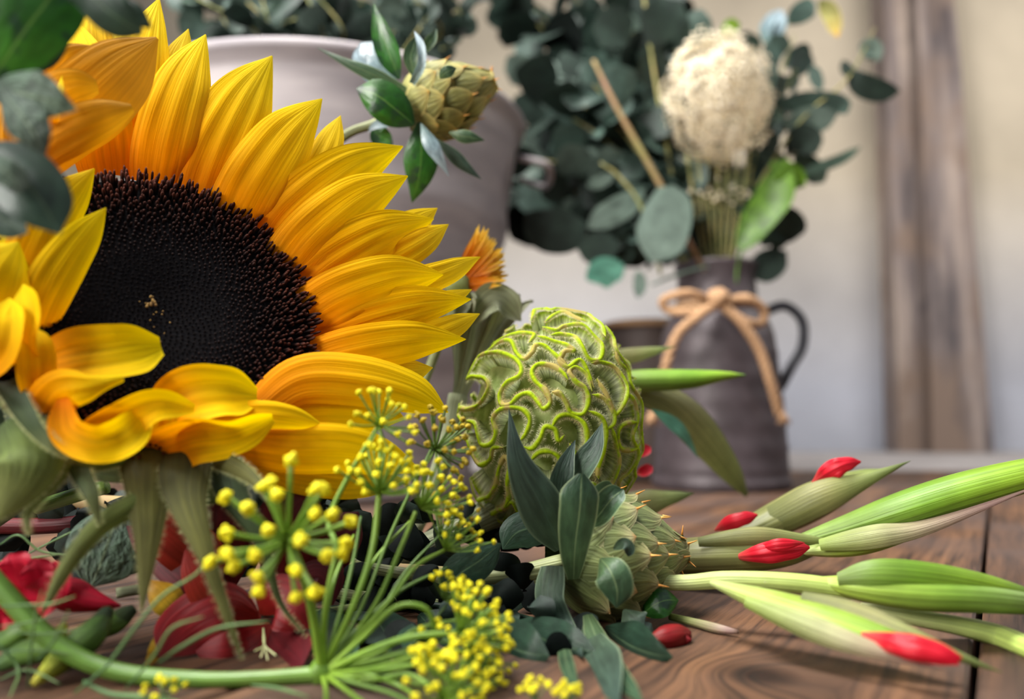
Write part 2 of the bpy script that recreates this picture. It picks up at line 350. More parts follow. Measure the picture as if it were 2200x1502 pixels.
M['euc_teal'] = plant('teal_leaf', [(0, (96, 160, 136)), (1, (120, 184, 160))], transl=.2, rough=.4, streak=.3, sx=4, sy=4, bump=.1)
M['euc_br'] = plant('arum_leaf', [(0, (96, 136, 50)), (1, (110, 154, 40))], transl=.25, rough=.4, streak=.3, sx=4, sy=12, bump=.4, mottle=.3)
M['bg_stem'] = solid('branch_olive', (124, 128, 76), (150, 140, 90), rough=.7)
M['bg_stem_br'] = solid('branch_brown', (150, 110, 86), (140, 130, 80), rough=.7, scale=20)
M['cream'] = plant('hydrangea_cream', [(0, (190, 164, 98)), (.35, (248, 232, 196)), (1, (255, 248, 234))], transl=.3, rough=.6, streak=.1, bump=.1, mottle=.1)
M['twine'] = solid('jute_twine', (150, 114, 84), (186, 150, 114), scale=500, rough=.9, bump=.8)
M['jug'] = solid('dark_rusted_metal', (58, 50, 52), (76, 67, 70), scale=30, rough=.5, metal=.25, bump=.2, spec=.4)
M['iron'] = solid('black_iron', (40, 40, 44), (54, 54, 58), scale=60, rough=.5, metal=.4)
M['glassy'] = solid('pale_glass_lip', (150, 168, 170), (120, 136, 136), rough=.2)
M['zinc'] = solid('galvanised_metal', (120, 114, 118), (172, 164, 164), scale=4, rough=.55, metal=.1, bump=.15, spec=.3, stretch=(1.5, 1.5, 7), lo=.3, hi=.7, detail=6)
M['black'] = solid('dark_metal', (24, 24, 28), (36, 34, 38), rough=.7)
M['brownpot'] = solid('brown_vessel', (84, 70, 64), (60, 52, 50), scale=12, rough=.6)

# ------------------------------------------------------------------ setting
def box(x0, x1, y0, y1, z0, z1):
    V = [(x, y, z) for z in (z0, z1) for y in (y0, y1) for x in (x0, x1)]
    return V, [[0, 2, 3, 1], [4, 5, 7, 6], [0, 1, 5, 4], [2, 6, 7, 3], [0, 4, 6, 2], [1, 3, 7, 5]]
TABLE_Y = 1.31; WALL_Y = 2.2
T = NT('plaster')
tc = T.n('ShaderNodeTexCoord'); ns = T.n('ShaderNodeTexNoise', i_Scale=2.2, i_Detail=6.0); T.l(tc.outputs['Object'], ns.inputs[0])
sp = T.n('ShaderNodeSeparateXYZ'); T.l(tc.outputs['Object'], sp.inputs[0])
zr = T.n('ShaderNodeMapRange'); zr.inputs[1].default_value = .15; zr.inputs[2].default_value = .75; T.l(sp.outputs[2], zr.inputs[0])
wb = T.mix(zr.outputs[0], (172, 174, 184), (186, 174, 154))
wd = T.ramp(ns.outputs[0], [(.3, (205, 205, 205)), (.7, (255, 255, 255))])
wc = T.mix(1.0, wb, wd, 'MULTIPLY')
pb = T.n('ShaderNodeBsdfPrincipled', i_Roughness=.9); T.l(wc, pb.inputs[0]); T.l(pb.outputs[0], T.n('ShaderNodeOutputMaterial').inputs[0])
V, Fs = box(-2.6, 2.6, WALL_Y, WALL_Y + .1, -.02, 2.6); mk('wall_back', V, Fs, T.m, smooth=False, kind='structure', label='pale lime plaster wall behind the flowers', cat='wall')
V, Fs = box(-2.6, 2.6, TABLE_Y + .002, WALL_Y, -.06, -.004)
mk('trim_2', V, Fs, solid('stone_ledge', (136, 130, 128), (160, 154, 152), scale=9, rough=.85, stretch=(1, 3, 1)), smooth=False, kind='structure', label='grey worn stone ledge between table and wall', cat='ledge')
V, Fs = box(-2.6, 2.6, -1.2, WALL_Y, -.80, -.76); mk('floor', V, Fs, solid('floor_boards', (70, 58, 50), (92, 78, 68)), smooth=False, kind='structure', label='dim floor far below the tabletop', cat='floor')
# weathered timber post against the wall, two boards with worn arrises
G = Geo()
for (x0, x1, dy) in ((.975, 1.045, .08), (1.047, 1.195, .11)):
    bm = bmesh.new(); V, Fs = box(x0, x1, WALL_Y - dy, WALL_Y, -.02, 2.4)
    vs = [bm.verts.new(v) for v in V]; [bm.faces.new([vs[i] for i in f]) for f in Fs]
    bmesh.ops.subdivide_edges(bm, edges=bm.edges[:], cuts=6, use_grid_fill=True)
    for v in bm.verts:
        if v.co.x > 1.1: v.co.x -= .042 * v.co.z * (v.co.x - 1.05) / .145
    for v in bm.verts: v.co.x += .008 * noise.noise(v.co * 3); v.co.y = min(WALL_Y, v.co.y + .006 * noise.noise(v.co * 4 + Vector((3, 0, 0))))
    bm.verts.index_update(); G.add([tuple(v.co) for v in bm.verts], [[v.index for v in f.verts] for f in bm.faces], [(.5, .5)] * len(bm.verts)); bm.free()
G.make('trim_1', post_mat(), smooth=False, kind='structure', label='upright weathered grey-brown timber post against the wall', cat='post')

# table of planks running away to the right at 30 degrees
u = Vector((math.sin(math.radians(30)), math.cos(math.radians(30)), 0)); v_ = Vector((u.y, -u.x, 0))
seam = P(2060, 1502, .24); seam = Vector((.130, .245, 0)); s0 = seam.dot(v_)
bm = bmesh.new(); uvl = bm.loops.layers.uv.new('uv'); PWD = .19
for k in range(-16, 14):
    a0 = s0 + k * PWD + .0012; a1 = s0 + (k + 1) * PWD - .0012
    cs = []
    for (a, z) in ((a0, -.03), (a0, -.0012), (a0 + .0012, 0), (a1 - .0012, 0), (a1, -.0012), (a1, -.03)):
        cs.append((a, z))
    L0, L1 = -3.0, 3.2; nl = 1
    ring = [[bm.verts.new(v_ * a + u * l + Vector((0, 0, z))) for (a, z) in cs] for l in (L0, L1)]
    off = random.uniform(0, 5) if k not in (-1,) else 0
    for j in range(5):
        f = bm.faces.new([ring[0][j], ring[0][j + 1], ring[1][j + 1], ring[1][j]])
        for lp in f.loops:
            q = lp.vert.co; lp[uvl].uv = (q.dot(v_) - s0 + .17 + k * .37 * (k != -1) + (0 if k != -1 else 0), q.dot(u) + off)
for (co, no) in (((0, TABLE_Y, 0), (0, 1, 0)), ((0, -.3, 0), (0, -1, 0)), ((1.7, 0, 0), (1, 0, 0)), ((-1.7, 0, 0), (-1, 0, 0))):
    bmesh.ops.bisect_plane(bm, geom=bm.verts[:] + bm.edges[:] + bm.faces[:], plane_co=co, plane_no=no, clear_outer=True)
# knot position: on the plank left of the seam
kp = Vector(((1620 - 1100) / 1800 * .268, .27, 0))
KNOT = (kp.dot(v_) - s0 + .17, kp.dot(u), 0)
me = bpy.data.meshes.new('tabletop'); bm.normal_update(); bmesh.ops.recalc_face_normals(bm, faces=bm.faces[:]); bm.to_mesh(me); bm.free()
me.materials.append(wood_mat())
tb = root('wooden_table', 'rustic brown plank tabletop with deep grain and a knot, under all the flowers', 'table', (0, .5, 0))
o = bpy.data.objects.new('tabletop', me); COL.objects.link(o); o.parent = tb; o.location = (0, -.5, 0); ORG[o.name] = Vector((0, .5, 0))
V, Fs = box(-1.68, 1.68, -.28, TABLE_Y - .02, -.10, -.0305); mk('table_apron', V, Fs, M['black'], tb, smooth=False)
for lx in (-1.62, 1.54):
    for ly in (-.26, TABLE_Y - .12):
        V, Fs = box(lx, lx + .08, ly, ly + .08, -.76, -.101); mk('leg', V, Fs, M['black'], tb, smooth=False)

# ------------------------------------------------------------------ SUNFLOWER
sf = root('sunflower', 'large yellow sunflower with dark brown centre filling the left of the picture', 'sunflower', P(300, 900, .34))
C0 = np.array(P(330, 665, .31)); t_ = math.radians(40)
nrm = unit(np.array(RT) * math.sin(t_) * .70 + np.array(UP) * math.sin(t_) * .71 - np.array(FW) * math.cos(t_))
def plane_d(x, y):
    r = np.array(P(x, y, 1.0)) - np.array(CAM); return ((C0 - np.array(CAM)) @ nrm) / (r @ nrm)
def SP(x, y, off=0, k=.75):
    return P(x, y, .31 + k * (plane_d(x, y) - .31) + off)
e1 = unit(np.array(RT) - nrm * (np.array(RT) @ nrm)); e2 = np.cross(nrm, e1)
RD = .0585
def dome(r): return .006 * (1 - (r / RD) ** 2) - .006 * math.exp(-(r / (.45 * RD)) ** 2)
V = []; U = []
for i in range(25):
    r = RD * i / 24
    for j in range(72):
        a = 2 * math.pi * j / 72; V.append(C0 + e1 * r * math.cos(a) + e2 * r * math.sin(a) + nrm * dome(r)); U.append((j / 72, i / 24))
# receptacle curving in behind the disc
for (r, z) in ((RD * 1.02, -.006), (RD * .95, -.014), (RD * .75, -.022), (RD * .4, -.03), (.009, -.034)):
    for j in range(72):
        a = 2 * math.pi * j / 72; V.append(C0 + e1 * r * math.cos(a) + e2 * r * math.sin(a) + nrm * z); U.append((j / 72, 1))
mk('seed_disc', V[:25 * 72], grid_faces(25, 72, True), M['disc_in'], sf, uv=U[:25 * 72], label='dark brown, nearly black seed disc')
mk('receptacle', V[24 * 72:], grid_faces(6, 72, True), M['sepal_dk'], sf, uv=U[24 * 72:])
G = Geo(); G2 = Geo(); Nf = 3000
for i in range(Nf):
    r = RD * math.sqrt((i + .5) / Nf) * (1 + random.gauss(0, .006)); a = i * 2.399963 + random.gauss(0, .012)
    rad = e1 * math.cos(a) + e2 * math.sin(a); b = C0 + rad * r + nrm * dome(r); q = r / RD
    if q < .40:
        h = .0006; w = .00042; dr = nrm
    else:
        k = (q - .4) / .6; h = .0007 + .0048 * k ** 1.5 * random.uniform(.6, 1.3); w = (.0004 + .00036 * k) * random.uniform(.8, 1.2)
        dr = unit(nrm + rad * (.1 + .9 * k ** 3) + rng.normal(0, .13, 3))
    s = unit(np.cross(dr, rng.normal(0, 1, 3))); s2 = np.cross(dr, s)
    VV = []; UU = []
    for (tt, ww) in ((0, .8), (.6, 1.0), (.85, .8)):
        for (cx, cy) in ((1, 0), (0, 1), (-1, 0), (0, -1)): VV.append(b + dr * h * tt + (s * cx + s2 * cy) * w * ww); UU.append((.5, tt * min(1, (q - .3) * 1.8) if q >= .4 else .1))
    VV.append(b + dr * h); UU.append((.5, min(1, (q - .3) * 1.8) if q > .4 else .2))
    FF = grid_faces(3, 4, True) + [[8, 9, 12], [9, 10, 12], [10, 11, 12], [11, 8, 12]]
    (G if q >= .4 else G2).add(VV, FF, UU)
G.make('disc_florets', M['floret'], sf, label='ring of pointed dark brown florets', kind='stuff')
G2.make('inner_florets', M['floret_in'], sf, kind='stuff', label='flat black inner florets')
G = Geo()
for i in range(26):
    x, y = (318 + random.gauss(0, 9), 655 + random.gauss(0, 9)) if i < 11 else (340 + random.gauss(0, 38), 700 + random.gauss(0, 32))
    q = np.array(SP(x, y, -.001, 1.0)); add_blob(G, q + nrm * .0012, .0007 if i < 11 else .00035)
G.make('pollen_crumbs', M['speck'], sf, kind='stuff')

def petal(ctrl, hw, mat='petal', off=0, k=.75, lift=None, **kw):
    n = len(ctrl); pts = []
    lift = lift or [0] * n
    for i, c in enumerate(ctrl):
        pts.append(SP(c[0], c[1], off + (c[2] if len(c) > 2 else 0), k))
    kw.setdefault('ridge', .035); kw.setdefault('nr', 3); kw.setdefault('cup', -.35); kw.setdefault('nu', 21); kw.setdefault('nv', 34)
    return blade('petal', pts, PX(hw, .31), M[mat], sf, **kw)
def straight(bx, by, tx, ty, bend=0):
    mx, my = (bx + tx) / 2, (by + ty) / 2; L = math.hypot(tx - bx, ty - by); nx, ny = -(ty - by) / L, (tx - bx) / L
    return [(bx, by, .013), (bx * .68 + tx * .32 + nx * bend, by * .68 + ty * .32 + ny * bend, .000), (bx * .3 + tx * .7 + nx * bend, by * .3 + ty * .7 + ny * bend, -.004), (tx, ty, .003)]
# back layer first
for (bx, by, tx, ty, hw, bend) in ((300, 390, 405, 62, 48, 0), (250, 350, 262, 45, 62, 0), (200, 350, 190, -15, 62, 0), (380, 420, 500, 200, 55, 0), (600, 480, 732, 248, 44, 10),
                                    (680, 590, 940, 447, 52, 8), (720, 610, 964, 482, 46, 8), (720, 640, 1032, 552, 40, 14), (740, 730, 1014, 622, 34, 4), (760, 770, 1031, 674, 38, 8),
                                    (660, 820, 930, 790, 45, 6), (130, 340, 120, 20, 60, 0), (500, 400, 640, 230, 45, 0)):
    petal(straight(bx, by, tx, ty, bend), hw, 'petal_back', off=.009, ridge=.05)
# front ring
for i, (bx, by, tx, ty, hw, bend) in enumerate(((230, 375, 160, 40, 62, -6), (275, 380, 342, -4, 64, 12), (340, 400, 442, 74, 66, 12), (425, 450, 585, 120, 82, 14), (500, 500, 692, 212, 74, 16),
                                    (560, 560, 866, 314, 72, 30), (600, 610, 876, 378, 70, 26), (620, 650, 932, 470, 66, 26), (640, 700, 952, 590, 66, 24), (650, 740, 1012, 643, 54, 16),
                                    (640, 790, 1001, 729, 50, 16))):
    petal(straight(bx, by, tx, ty, -bend), hw * 1.14, 'petal', off=[0, .004][i % 2], ridge=.032, nr=[3, 4][i % 2], cup=-.3, wave=.03, roll=[0, 0], prof=[.85, .97, 1, .97, .84, .5, .02])
# lower right petals
petal([(540, 890, 0), (640, 815, -.004), (760, 812, -.006), (880, 840, -.004), (963, 886, .0)], 62, off=-.004, roll=14, cup=-.5)
petal([(520, 920, 0), (640, 880, -.004), (760, 875, -.004), (870, 900, 0)], 68, 'petal', off=.002)
petal([(480, 950, 0), (620, 965, -.003), (760, 970, -.006), (905, 1012, -.002)], 58, off=-.004, roll=-10, cup=-.5)
petal([(520, 985, .004), (640, 1020, 0), (760, 1035, -.002), (868, 1030, 0)], 42, 'petal_back', off=.004)
petal([(380, 900, 0), (500, 893, -.006), (600, 893, -.008), (697, 915, -.004)], 32, 'petal', off=-.006, cup=-.6)
# petals standing up in front of the disc
petal([(300, 990, 0), (410, 945, -.010), (500, 935, -.013), (586, 898, -.012)], 58, off=-.004, cup=[.9, 1.1, 1.0, .7], roll=[-10, -10, -20, -20], prof=[.7, 1, 1, .9, .75, .6, .2])
petal([(330, 900, -.002), (400, 862, -.012), (470, 848, -.014), (552, 852, -.010)], 70, off=-.002, cup=[.4, .7, .8, .6], roll=[20, 25, 25, 15], prof=[.5, .85, 1, 1, .9, .75, .25])
petal([(60, 800, -.002), (160, 775, -.012), (250, 762, -.016), (346, 745, -.013)], 66, off=-.002, cup=[.4, .6, .7, .5], roll=[20, 24, 24, 10], prof=[.35, .8, 1, 1, .95, .8, .3])
petal([(200, 940, -.004), (270, 900, -.014), (340, 872, -.019), (418, 880, -.016)], 50, off=-.004, cup=[.8, 1.0, .9, .5], roll=[-20, -10, 10, 20], prof=[.8, 1, .95, .85, .7, .5, .2])
petal([(90, 900, -.004), (130, 845, -.018), (190, 832, -.022), (265, 812, -.020)], 46, off=-.004, cup=[-.4, -.6, -.7, -1.2], roll=[0, -10, 0, 0], prof=[.9, 1, .95, .8, .6, .35, .2])
petal([(135, 855, -.018), (145, 925, -.020), (205, 955, -.022), (270, 935, -.021), (312, 885, -.016)], 36, off=-.002, cup=[.6, .9, 1.0, .9, .4], roll=[-30, -10, 0, 0, 0], prof=[.3, .8, 1, 1.1, 1.2, 1, .4])
petal([(260, 990, -.004), (330, 950, -.010), (370, 900, -.014), (330, 850, -.012)], 48, off=.002, cup=.5, prof=[.6, 1, 1, .9, .7, .4, .1])
petal([(230, 960, .004), (240, 900, -.004), (235, 850, -.004)], 40, 'petal_dull', off=.004, prof='round')
# left petals
petal([(60, 760, 0), (95, 650, -.010), (150, 550, -.014), (228, 446, -.012)], 50, off=-.004, cup=-.5, roll=[-15, -15, -10, 0])
petal([(20, 680, 0), (70, 560, -.008), (120, 460, -.012), (203, 362, -.010)], 58, off=0, cup=-.5, roll=[-10, -10, -5, 0])
petal([(-30, 760, 0), (20, 650, -.006), (20, 560, -.010), (10, 470, -.010)], 72, off=.002, cup=-.4)
petal([(40, 620, .004), (60, 540, 0), (90, 470, -.004), (150, 400, -.002)], 60, off=.006, cup=-.3)
petal([(-20, 700, .004), (0, 640, .004), (60, 600, .002), (110, 590, .002)], 70, off=.004, cup=-.3)
petal([(-60, 760, -.006), (-30, 660, -.016), (0, 580, -.020), (40, 520, -.018)], 62, off=-.002, cup=-.4)
petal([(-60, 620, 0), (-10, 560, -.006), (60, 500, -.008), (120, 440, -.006)], 60, off=.006, cup=-.3)
petal([(70, 800, -.004), (50, 740, -.016), (60, 670, -.020), (50, 610, -.018)], 36, off=-.004, cup=[.5, .8, .8, .4], roll=30)
petal([(-60, 800, -.004), (-10, 760, -.016), (10, 700, -.020), (20, 640, -.018)], 44, off=-.004, cup=[.5, .8, .8, .4], roll=20)
petal([(110, 880, -.002), (80, 820, -.014), (75, 750, -.018), (60, 700, -.016)], 36, off=-.002, cup=[.5, .6, .6, .4], roll=-10)
# upper-left petals folded towards the viewer, with shade put into their colour
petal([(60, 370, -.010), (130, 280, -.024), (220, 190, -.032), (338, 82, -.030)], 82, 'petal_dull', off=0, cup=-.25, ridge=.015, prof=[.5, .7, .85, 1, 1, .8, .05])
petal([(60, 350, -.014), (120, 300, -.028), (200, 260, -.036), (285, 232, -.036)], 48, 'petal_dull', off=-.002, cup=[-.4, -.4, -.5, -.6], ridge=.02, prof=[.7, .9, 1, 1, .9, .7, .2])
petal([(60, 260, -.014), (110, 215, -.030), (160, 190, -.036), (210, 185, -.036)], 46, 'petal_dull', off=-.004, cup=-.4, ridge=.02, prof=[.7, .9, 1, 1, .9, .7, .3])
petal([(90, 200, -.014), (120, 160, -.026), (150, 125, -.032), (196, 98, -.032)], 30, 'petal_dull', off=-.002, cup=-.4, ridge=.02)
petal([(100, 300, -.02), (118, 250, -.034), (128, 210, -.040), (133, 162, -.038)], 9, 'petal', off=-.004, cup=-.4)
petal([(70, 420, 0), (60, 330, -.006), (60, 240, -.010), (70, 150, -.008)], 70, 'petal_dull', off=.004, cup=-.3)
# bracts
def sepal(L, hw, mat, **kw):
    V, Fs, U = blade_geo([P(*q) for q in L], PX(hw, L[0][2]), nu=11, nv=34, **kw)
    o = mk('bract', V, Fs, M[mat], sf, uv=U)
    V = np.array(V).reshape(34, 11, 3); B = []; D = []
    for side in (0, 10):
        out = unit(V[:, side] - V[:, 5] + 1e-9)
        for i in range(33):
            for _ in range(9):
                t = random.random(); B.append(V[i, side] * (1 - t) + V[i + 1, side] * t); D.append(out[i])
    return o, B, D
HB = []; HD = []
for L, hw, mat, kw in (
    ([(310, 950, .285), (318, 1040, .274), (318, 1150, .268), (304, 1318, .266)], 54, 'sepal_olive', dict(prof='taper', cup=-.3)),
    ([(400, 970, .285), (400, 1060, .272), (440, 1180, .264), (482, 1300, .262), (522, 1420, .262)], 56, 'sepal_olive', dict(prof=[1, .9, .62, .36, .25, .16, .01], cup=[-.5, -.6, -.8, -.8], roll=[0, 10, 20, 30])),
    ([(470, 1060, .290), (340, 1072, .275), (230, 1120, .264), (150, 1210, .260), (82, 1335, .258)], 30, 'sepal', dict(prof=[.9, 1, .95, .8, .65, .45, .01], cup=-.9, roll=10)),
    ([(200, 950, .275), (170, 1000, .268), (195, 1060, .262), (215, 1130, .262)], 30, 'sepal_dk', dict(prof=[1, .8, .7, .6, .5, .3, .05], cup=-.5)),
    ([(170, 975, .270), (110, 1045, .262), (60, 1100, .258), (62, 1150, .256)], 13, 'sepal', dict(prof=[1, 1, .9, .8, .6, .4, .01], cup=-.5)),
    ([(20, 900, .270), (60, 960, .258), (50, 1030, .254), (-10, 1120, .254)], 66, 'sepal', dict(prof=[.5, 1, 1.1, 1, .8, .5, .05], cup=-.5)),
    ([(10, 820, .270), (50, 890, .262), (90, 940, .260), (150, 985, .260)], 26, 'sepal_dk', dict(prof=[1, 1, .9, .7, .6, .5, .1], cup=.8, roll=20)),
    ([(430, 975, .292), (500, 1000, .282), (550, 1035, .278), (590, 1085, .276)], 22, 'sepal_olive', dict(prof='taper', cup=-.6)),
    ([(300, 950, .290), (260, 985, .276), (200, 1000, .270), (150, 990, .266)], 18, 'sepal', dict(prof=[1, 1, 1, .9, .8, .5, .05], cup=-.8, roll=20)),
    ([(480, 985, .292), (500, 1060, .284), (560, 1160, .280), (600, 1290, .282), (660, 1370, .284)], 40, 'sepal_dk', dict(prof=[1, .9, .62, .36, .2, .1, .01], cup=-.6)),
    ([(120, 900, .280), (90, 960, .270), (95, 1040, .266), (75, 1100, .268)], 22, 'sepal_dk', dict(prof='taper', cup=-.6)),
    ([(-40, 880, .285), (-20, 960, .275), (10, 1050, .270), (-20, 1140, .270)], 40, 'sepal_dk', dict(prof='taper', cup=-.6)),
    ([(-30, 880, .300), (100, 930, .296), (250, 985, .294), (420, 1000, .300)], 60, 'sepal_dk', dict(prof='strap', cup=-.6)),
    ):
    o, B, D = sepal(L, hw, mat, **kw); HB += B; HD += D
fuzz(sf, 'bract_hairs', HB, HD, .0017, M['hair'], w=.00005)
tube('stem', [C0 - nrm * .03, C0 - nrm * .05 + np.array((-.01, 0, -.012)), np.array(P(-60, 1120, .33)), np.array(P(-260, 1160, .34))], [.012, .010, .008, .008], M['sepal_dk'], sf, segs=14)

# ------------------------------------------------------------------ leafy sprig at the top left corner
lg = root('leafy_sprig', 'sprig of dark green oval leaves hanging in the top left corner before the sunflower', 'leaves', P(-60, 200, .235))
tube('stem', pp([(-90, -60, .23), (-60, 120, .235), (-50, 300, .235), (-60, 430, .235)]), [.0016] * 4, M['leaf_dk'], lg)
LB = lambda L, hw, mat, **kw: blade('leaf', [P(*q) for q in L], PX(hw, .23), M[mat], lg, nu=13, nv=26, **kw)
LB([(150, -80, .235), (110, -10, .232), (50, 70, .230), (-30, 190, .232)], 78, 'leaf_br', prof='round', cup=-.35, roll=-10)
LB([(140, -30, .240), (130, 40, .240), (105, 105, .241), (72, 160, .242)], 30, 'leaf_dk', prof='blunt', cup=-.4)
LB([(100, -60, .226), (180, -20, .224), (240, 30, .224), (306, 72, .226)], 44, 'leaf_dk', prof='blunt', cup=-.4, roll=-15)
LB([(220, -20, .232), (270, 20, .231), (300, 40, .231), (328, 62, .231)], 26, 'leaf_dk', prof='leaf')
LB([(-30, 190, .228), (40, 200, .223), (100, 215, .221), (166, 236, .222)], 56, 'leaf_hairy', prof='leaf', cup=-.3, roll=10, wave=.08)
LB([(0, 190, .222), (40, 240, .218), (75, 290, .217), (98, 335, .218)], 42, 'leaf_hairy', prof='leaf', cup=-.5)
LB([(-50, 310, .228), (20, 360, .224), (80, 420, .222), (128, 502, .222)], 70, 'leaf_dk', prof='round', cup=-.3, roll=5)
LB([(-40, 340, .220), (0, 360, .217), (30, 385, .217), (42, 418, .217)], 28, 'leaf_hairy', prof='round', cup=-.3)
LB([(-60, 400, .230), (-20, 450, .230), (30, 485, .230), (60, 500, .230)], 40, 'leaf_dk', prof='leaf', cup=-.3)

# ------------------------------------------------------------------ CELOSIA
EC = np.array(P(1188, 905, .405)); ea, eb, ec_ = PX(200, .405), PX(240, .405), .046
A3 = np.stack([np.array(RT) , np.array(UP), np.array(FW)])
rotz = math.radians(-8)
AX = np.array(RT) * math.cos(rotz) + np.array(UP) * math.sin(rotz); AY = np.array(UP) * math.cos(rotz) - np.array(RT) * math.sin(rotz); AZ = np.array(FW)
BAS = np.stack([AX, AY, AZ]); SCL = np.array([ea, eb, ec_])
def on_ell(x, y):
    o = (BAS @ (np.array(CAM) - EC)) / SCL; dv = (BAS @ (np.array(P(x, y, 1)) - np.array(CAM))) / SCL
    a = dv @ dv; b = 2 * o @ dv; c = o @ o - 1; D = b * b - 4 * a * c
    t = (-b - math.sqrt(D)) / (2 * a) if D > 0 else -b / (2 * a)
    q = o + dv * t; return q / np.linalg.norm(q)          # unit-sphere coordinates
cel = root('cockscomb_flower', 'round lime green cockscomb flower with tightly ruffled brain-like folds, in the centre', 'cockscomb', P(1180, 1140, .405))
V, Fs, U = [], [], []
bm = bmesh.new(); bmesh.ops.create_icosphere(bm, subdivisions=4, radius=1)
cv = []
for v in bm.verts:
    q = np.array(v.co) * (.84 + .04 * noise.noise(v.co * 5)); cv.append(EC + (q * SCL) @ BAS)
mk('core', cv, [[v.index for v in f.verts] for f in bm.faces], M['cel_core'], cel, uv=[(.5, .5)] * len(cv)); bm.free()
crests_px = [
 [(85,665),(140,690),(210,670),(270,610),(295,550),(270,505),(210,490),(140,500),(150,440),(230,365),(340,345),(440,370),(490,430),(480,490),(400,530),(355,600),(370,660),(420,665),(480,610),(540,595),(590,640),(630,690),(670,650),(640,580),(580,520),(560,460),(600,415),(680,420),(740,460),(780,515)],
 [(140,760),(200,780),(225,850),(250,910),(310,900),(335,830),(315,750),(360,695),(440,680),(510,700),(545,760),(520,840),(480,890)],
 [(110,850),(160,880),(190,960),(240,1030),(300,1000),(320,930),(380,930)],
 [(500,920),(560,930),(610,870),(640,800),(700,815),(720,880),(760,850)],
 [(680,800),(720,740),(790,725),(870,770),(895,850),(880,950),(840,1010)],
 [(545,1010),(600,955),(660,945),(720,980),(730,1040)],
 [(120,1150),(200,1220),(270,1240),(330,1170),(350,1060),(385,990),(415,1050),(410,1150),(420,1230),(370,1310),(260,1330),(200,1290)],
 [(680,590),(730,600),(770,650),(800,710),(870,720),(910,640),(890,560),(830,520),(790,460),(830,430),(900,480),(930,580)],
 [(290,340),(350,280),(430,280),(460,340),(510,385),(560,340),(580,300),(640,300),(720,370),(780,430)],
 [(300,290),(400,235),(480,225),(570,235),(540,290)],
 [(590,250),(660,260),(750,290),(815,340),(760,340),(730,390),(780,430),(850,390),(900,450),(940,560)],
 [(620,190),(700,205),(760,175),(860,180),(930,230),(990,300),(980,380),(910,385),(860,310),(820,240),(740,220),(670,240)],
 [(550,150),(590,75),(680,85),(760,50),(860,80),(930,130),(990,190),(1010,250)],
 [(640,160),(690,110),(760,100),(830,130),(900,170)],
 [(920,410),(980,395),(1060,420),(1110,480),(1140,560),(1120,650),(1070,720),(1020,600),(960,500)],
 [(930,600),(1000,620),(1060,700),(1060,780),(1000,820)],
 [(900,700),(980,740),(1010,820),(1000,950),(960,1050),(960,1110)],
 [(1035,790),(1080,900),(1100,1020),(1060,1130),(1000,1180)],
 [(1200,770),(1130,780),(1090,830),(1110,930),(1180,940),(1220,890)],
 [(1000,190),(1060,260),(1080,330),(1160,440),(1170,540),(1230,660),(1215,800),(1250,930),(1200,1060),(1180,1170),(1120,1220)],
 [(1130,600),(1180,640),(1195,740),(1170,860),(1210,960),(1160,1080),(1100,1150),(1110,1210)],
 [(1060,330),(1100,400),(1150,450),(1165,540),(1200,600)],
 [(400,1290),(440,1250),(480,1330),(540,1330),(580,1250),(560,1150)],
 [(560,1090),(620,1180),(690,1170),(720,1100),(700,1030)],
 [(10,640),(60,660),(110,730),(120,800),(60,830)],
 [(600,1270),(660,1320),(740,1290),(800,1330),(860,1260)],
 [(150,1350),(220,1420),(320,1400),(380,1440),(470,1400)],
 [(790,900),(830,1000),(800,1100),(860,1180),(930,1140),(1000,1240),(1080,1250)],
]
W1 = Geo(); W2 = Geo(); HB = []; HD = []
def crest(Q, closed=False, rise=1.0):
    """Q: unit-sphere points of the crest; wall runs inwards to a smoothed line, so the fan-like folds open outwards"""
    n = len(Q)
    sm = Q.copy()
    for _ in range(260):
        sm[1:-1] = .5 * sm[1:-1] + .25 * (sm[:-2] + sm[2:])
    ts = [0, .2, .4, .6, .75, .87, .95, 1.0]
    V = []; U = []; arc = np.concatenate([[0], np.cumsum(np.linalg.norm(np.diff(Q, axis=0), axis=1))])
    T = unit(np.gradient(Q, axis=0)); S = unit(np.cross(unit(Q), T))
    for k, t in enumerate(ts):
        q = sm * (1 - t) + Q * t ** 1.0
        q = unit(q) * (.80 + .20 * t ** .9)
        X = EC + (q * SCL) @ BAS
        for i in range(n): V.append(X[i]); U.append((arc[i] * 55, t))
    W1.add(V, grid_faces(len(ts), n), U)
    X = EC + (Q * SCL) @ BAS
    Tw = unit(np.gradient(X, axis=0)); Nw = unit((Q / SCL) @ BAS); Sw = unit(np.cross(Tw, Nw))
    wv = np.array([.0013 * min(1, (i + .4) / 5, (n - i - .6) / 5) * (1 + .35 * noise.noise(Vector(X[i]) * 260)) for i in range(n)])
    a = []; c = []; cs = (-1, -.82, -.5, -.2, .2, .5, .82, 1)
    for k in cs:
        dz = .0004 - .00125 * abs(k) ** 2.2
        for i in range(n): a.append(X[i] + Sw[i] * k * wv[i] + Nw[i] * dz * min(1, wv[i] / .0013)); c.append((arc[i] * 40, abs(k)))
    W2.add(a, grid_faces(len(cs), n), c)
    for i in range(n - 1):
        for _ in range(18):
            t = random.random(); s = random.choice((-1, 1)); d = Sw[i] * s + Nw[i] * random.uniform(-.7, .1)
            HB.append(X[i] * (1 - t) + X[i + 1] * t + Sw[i] * s * wv[i] * .95 - Nw[i] * .0007); HD.append(d)
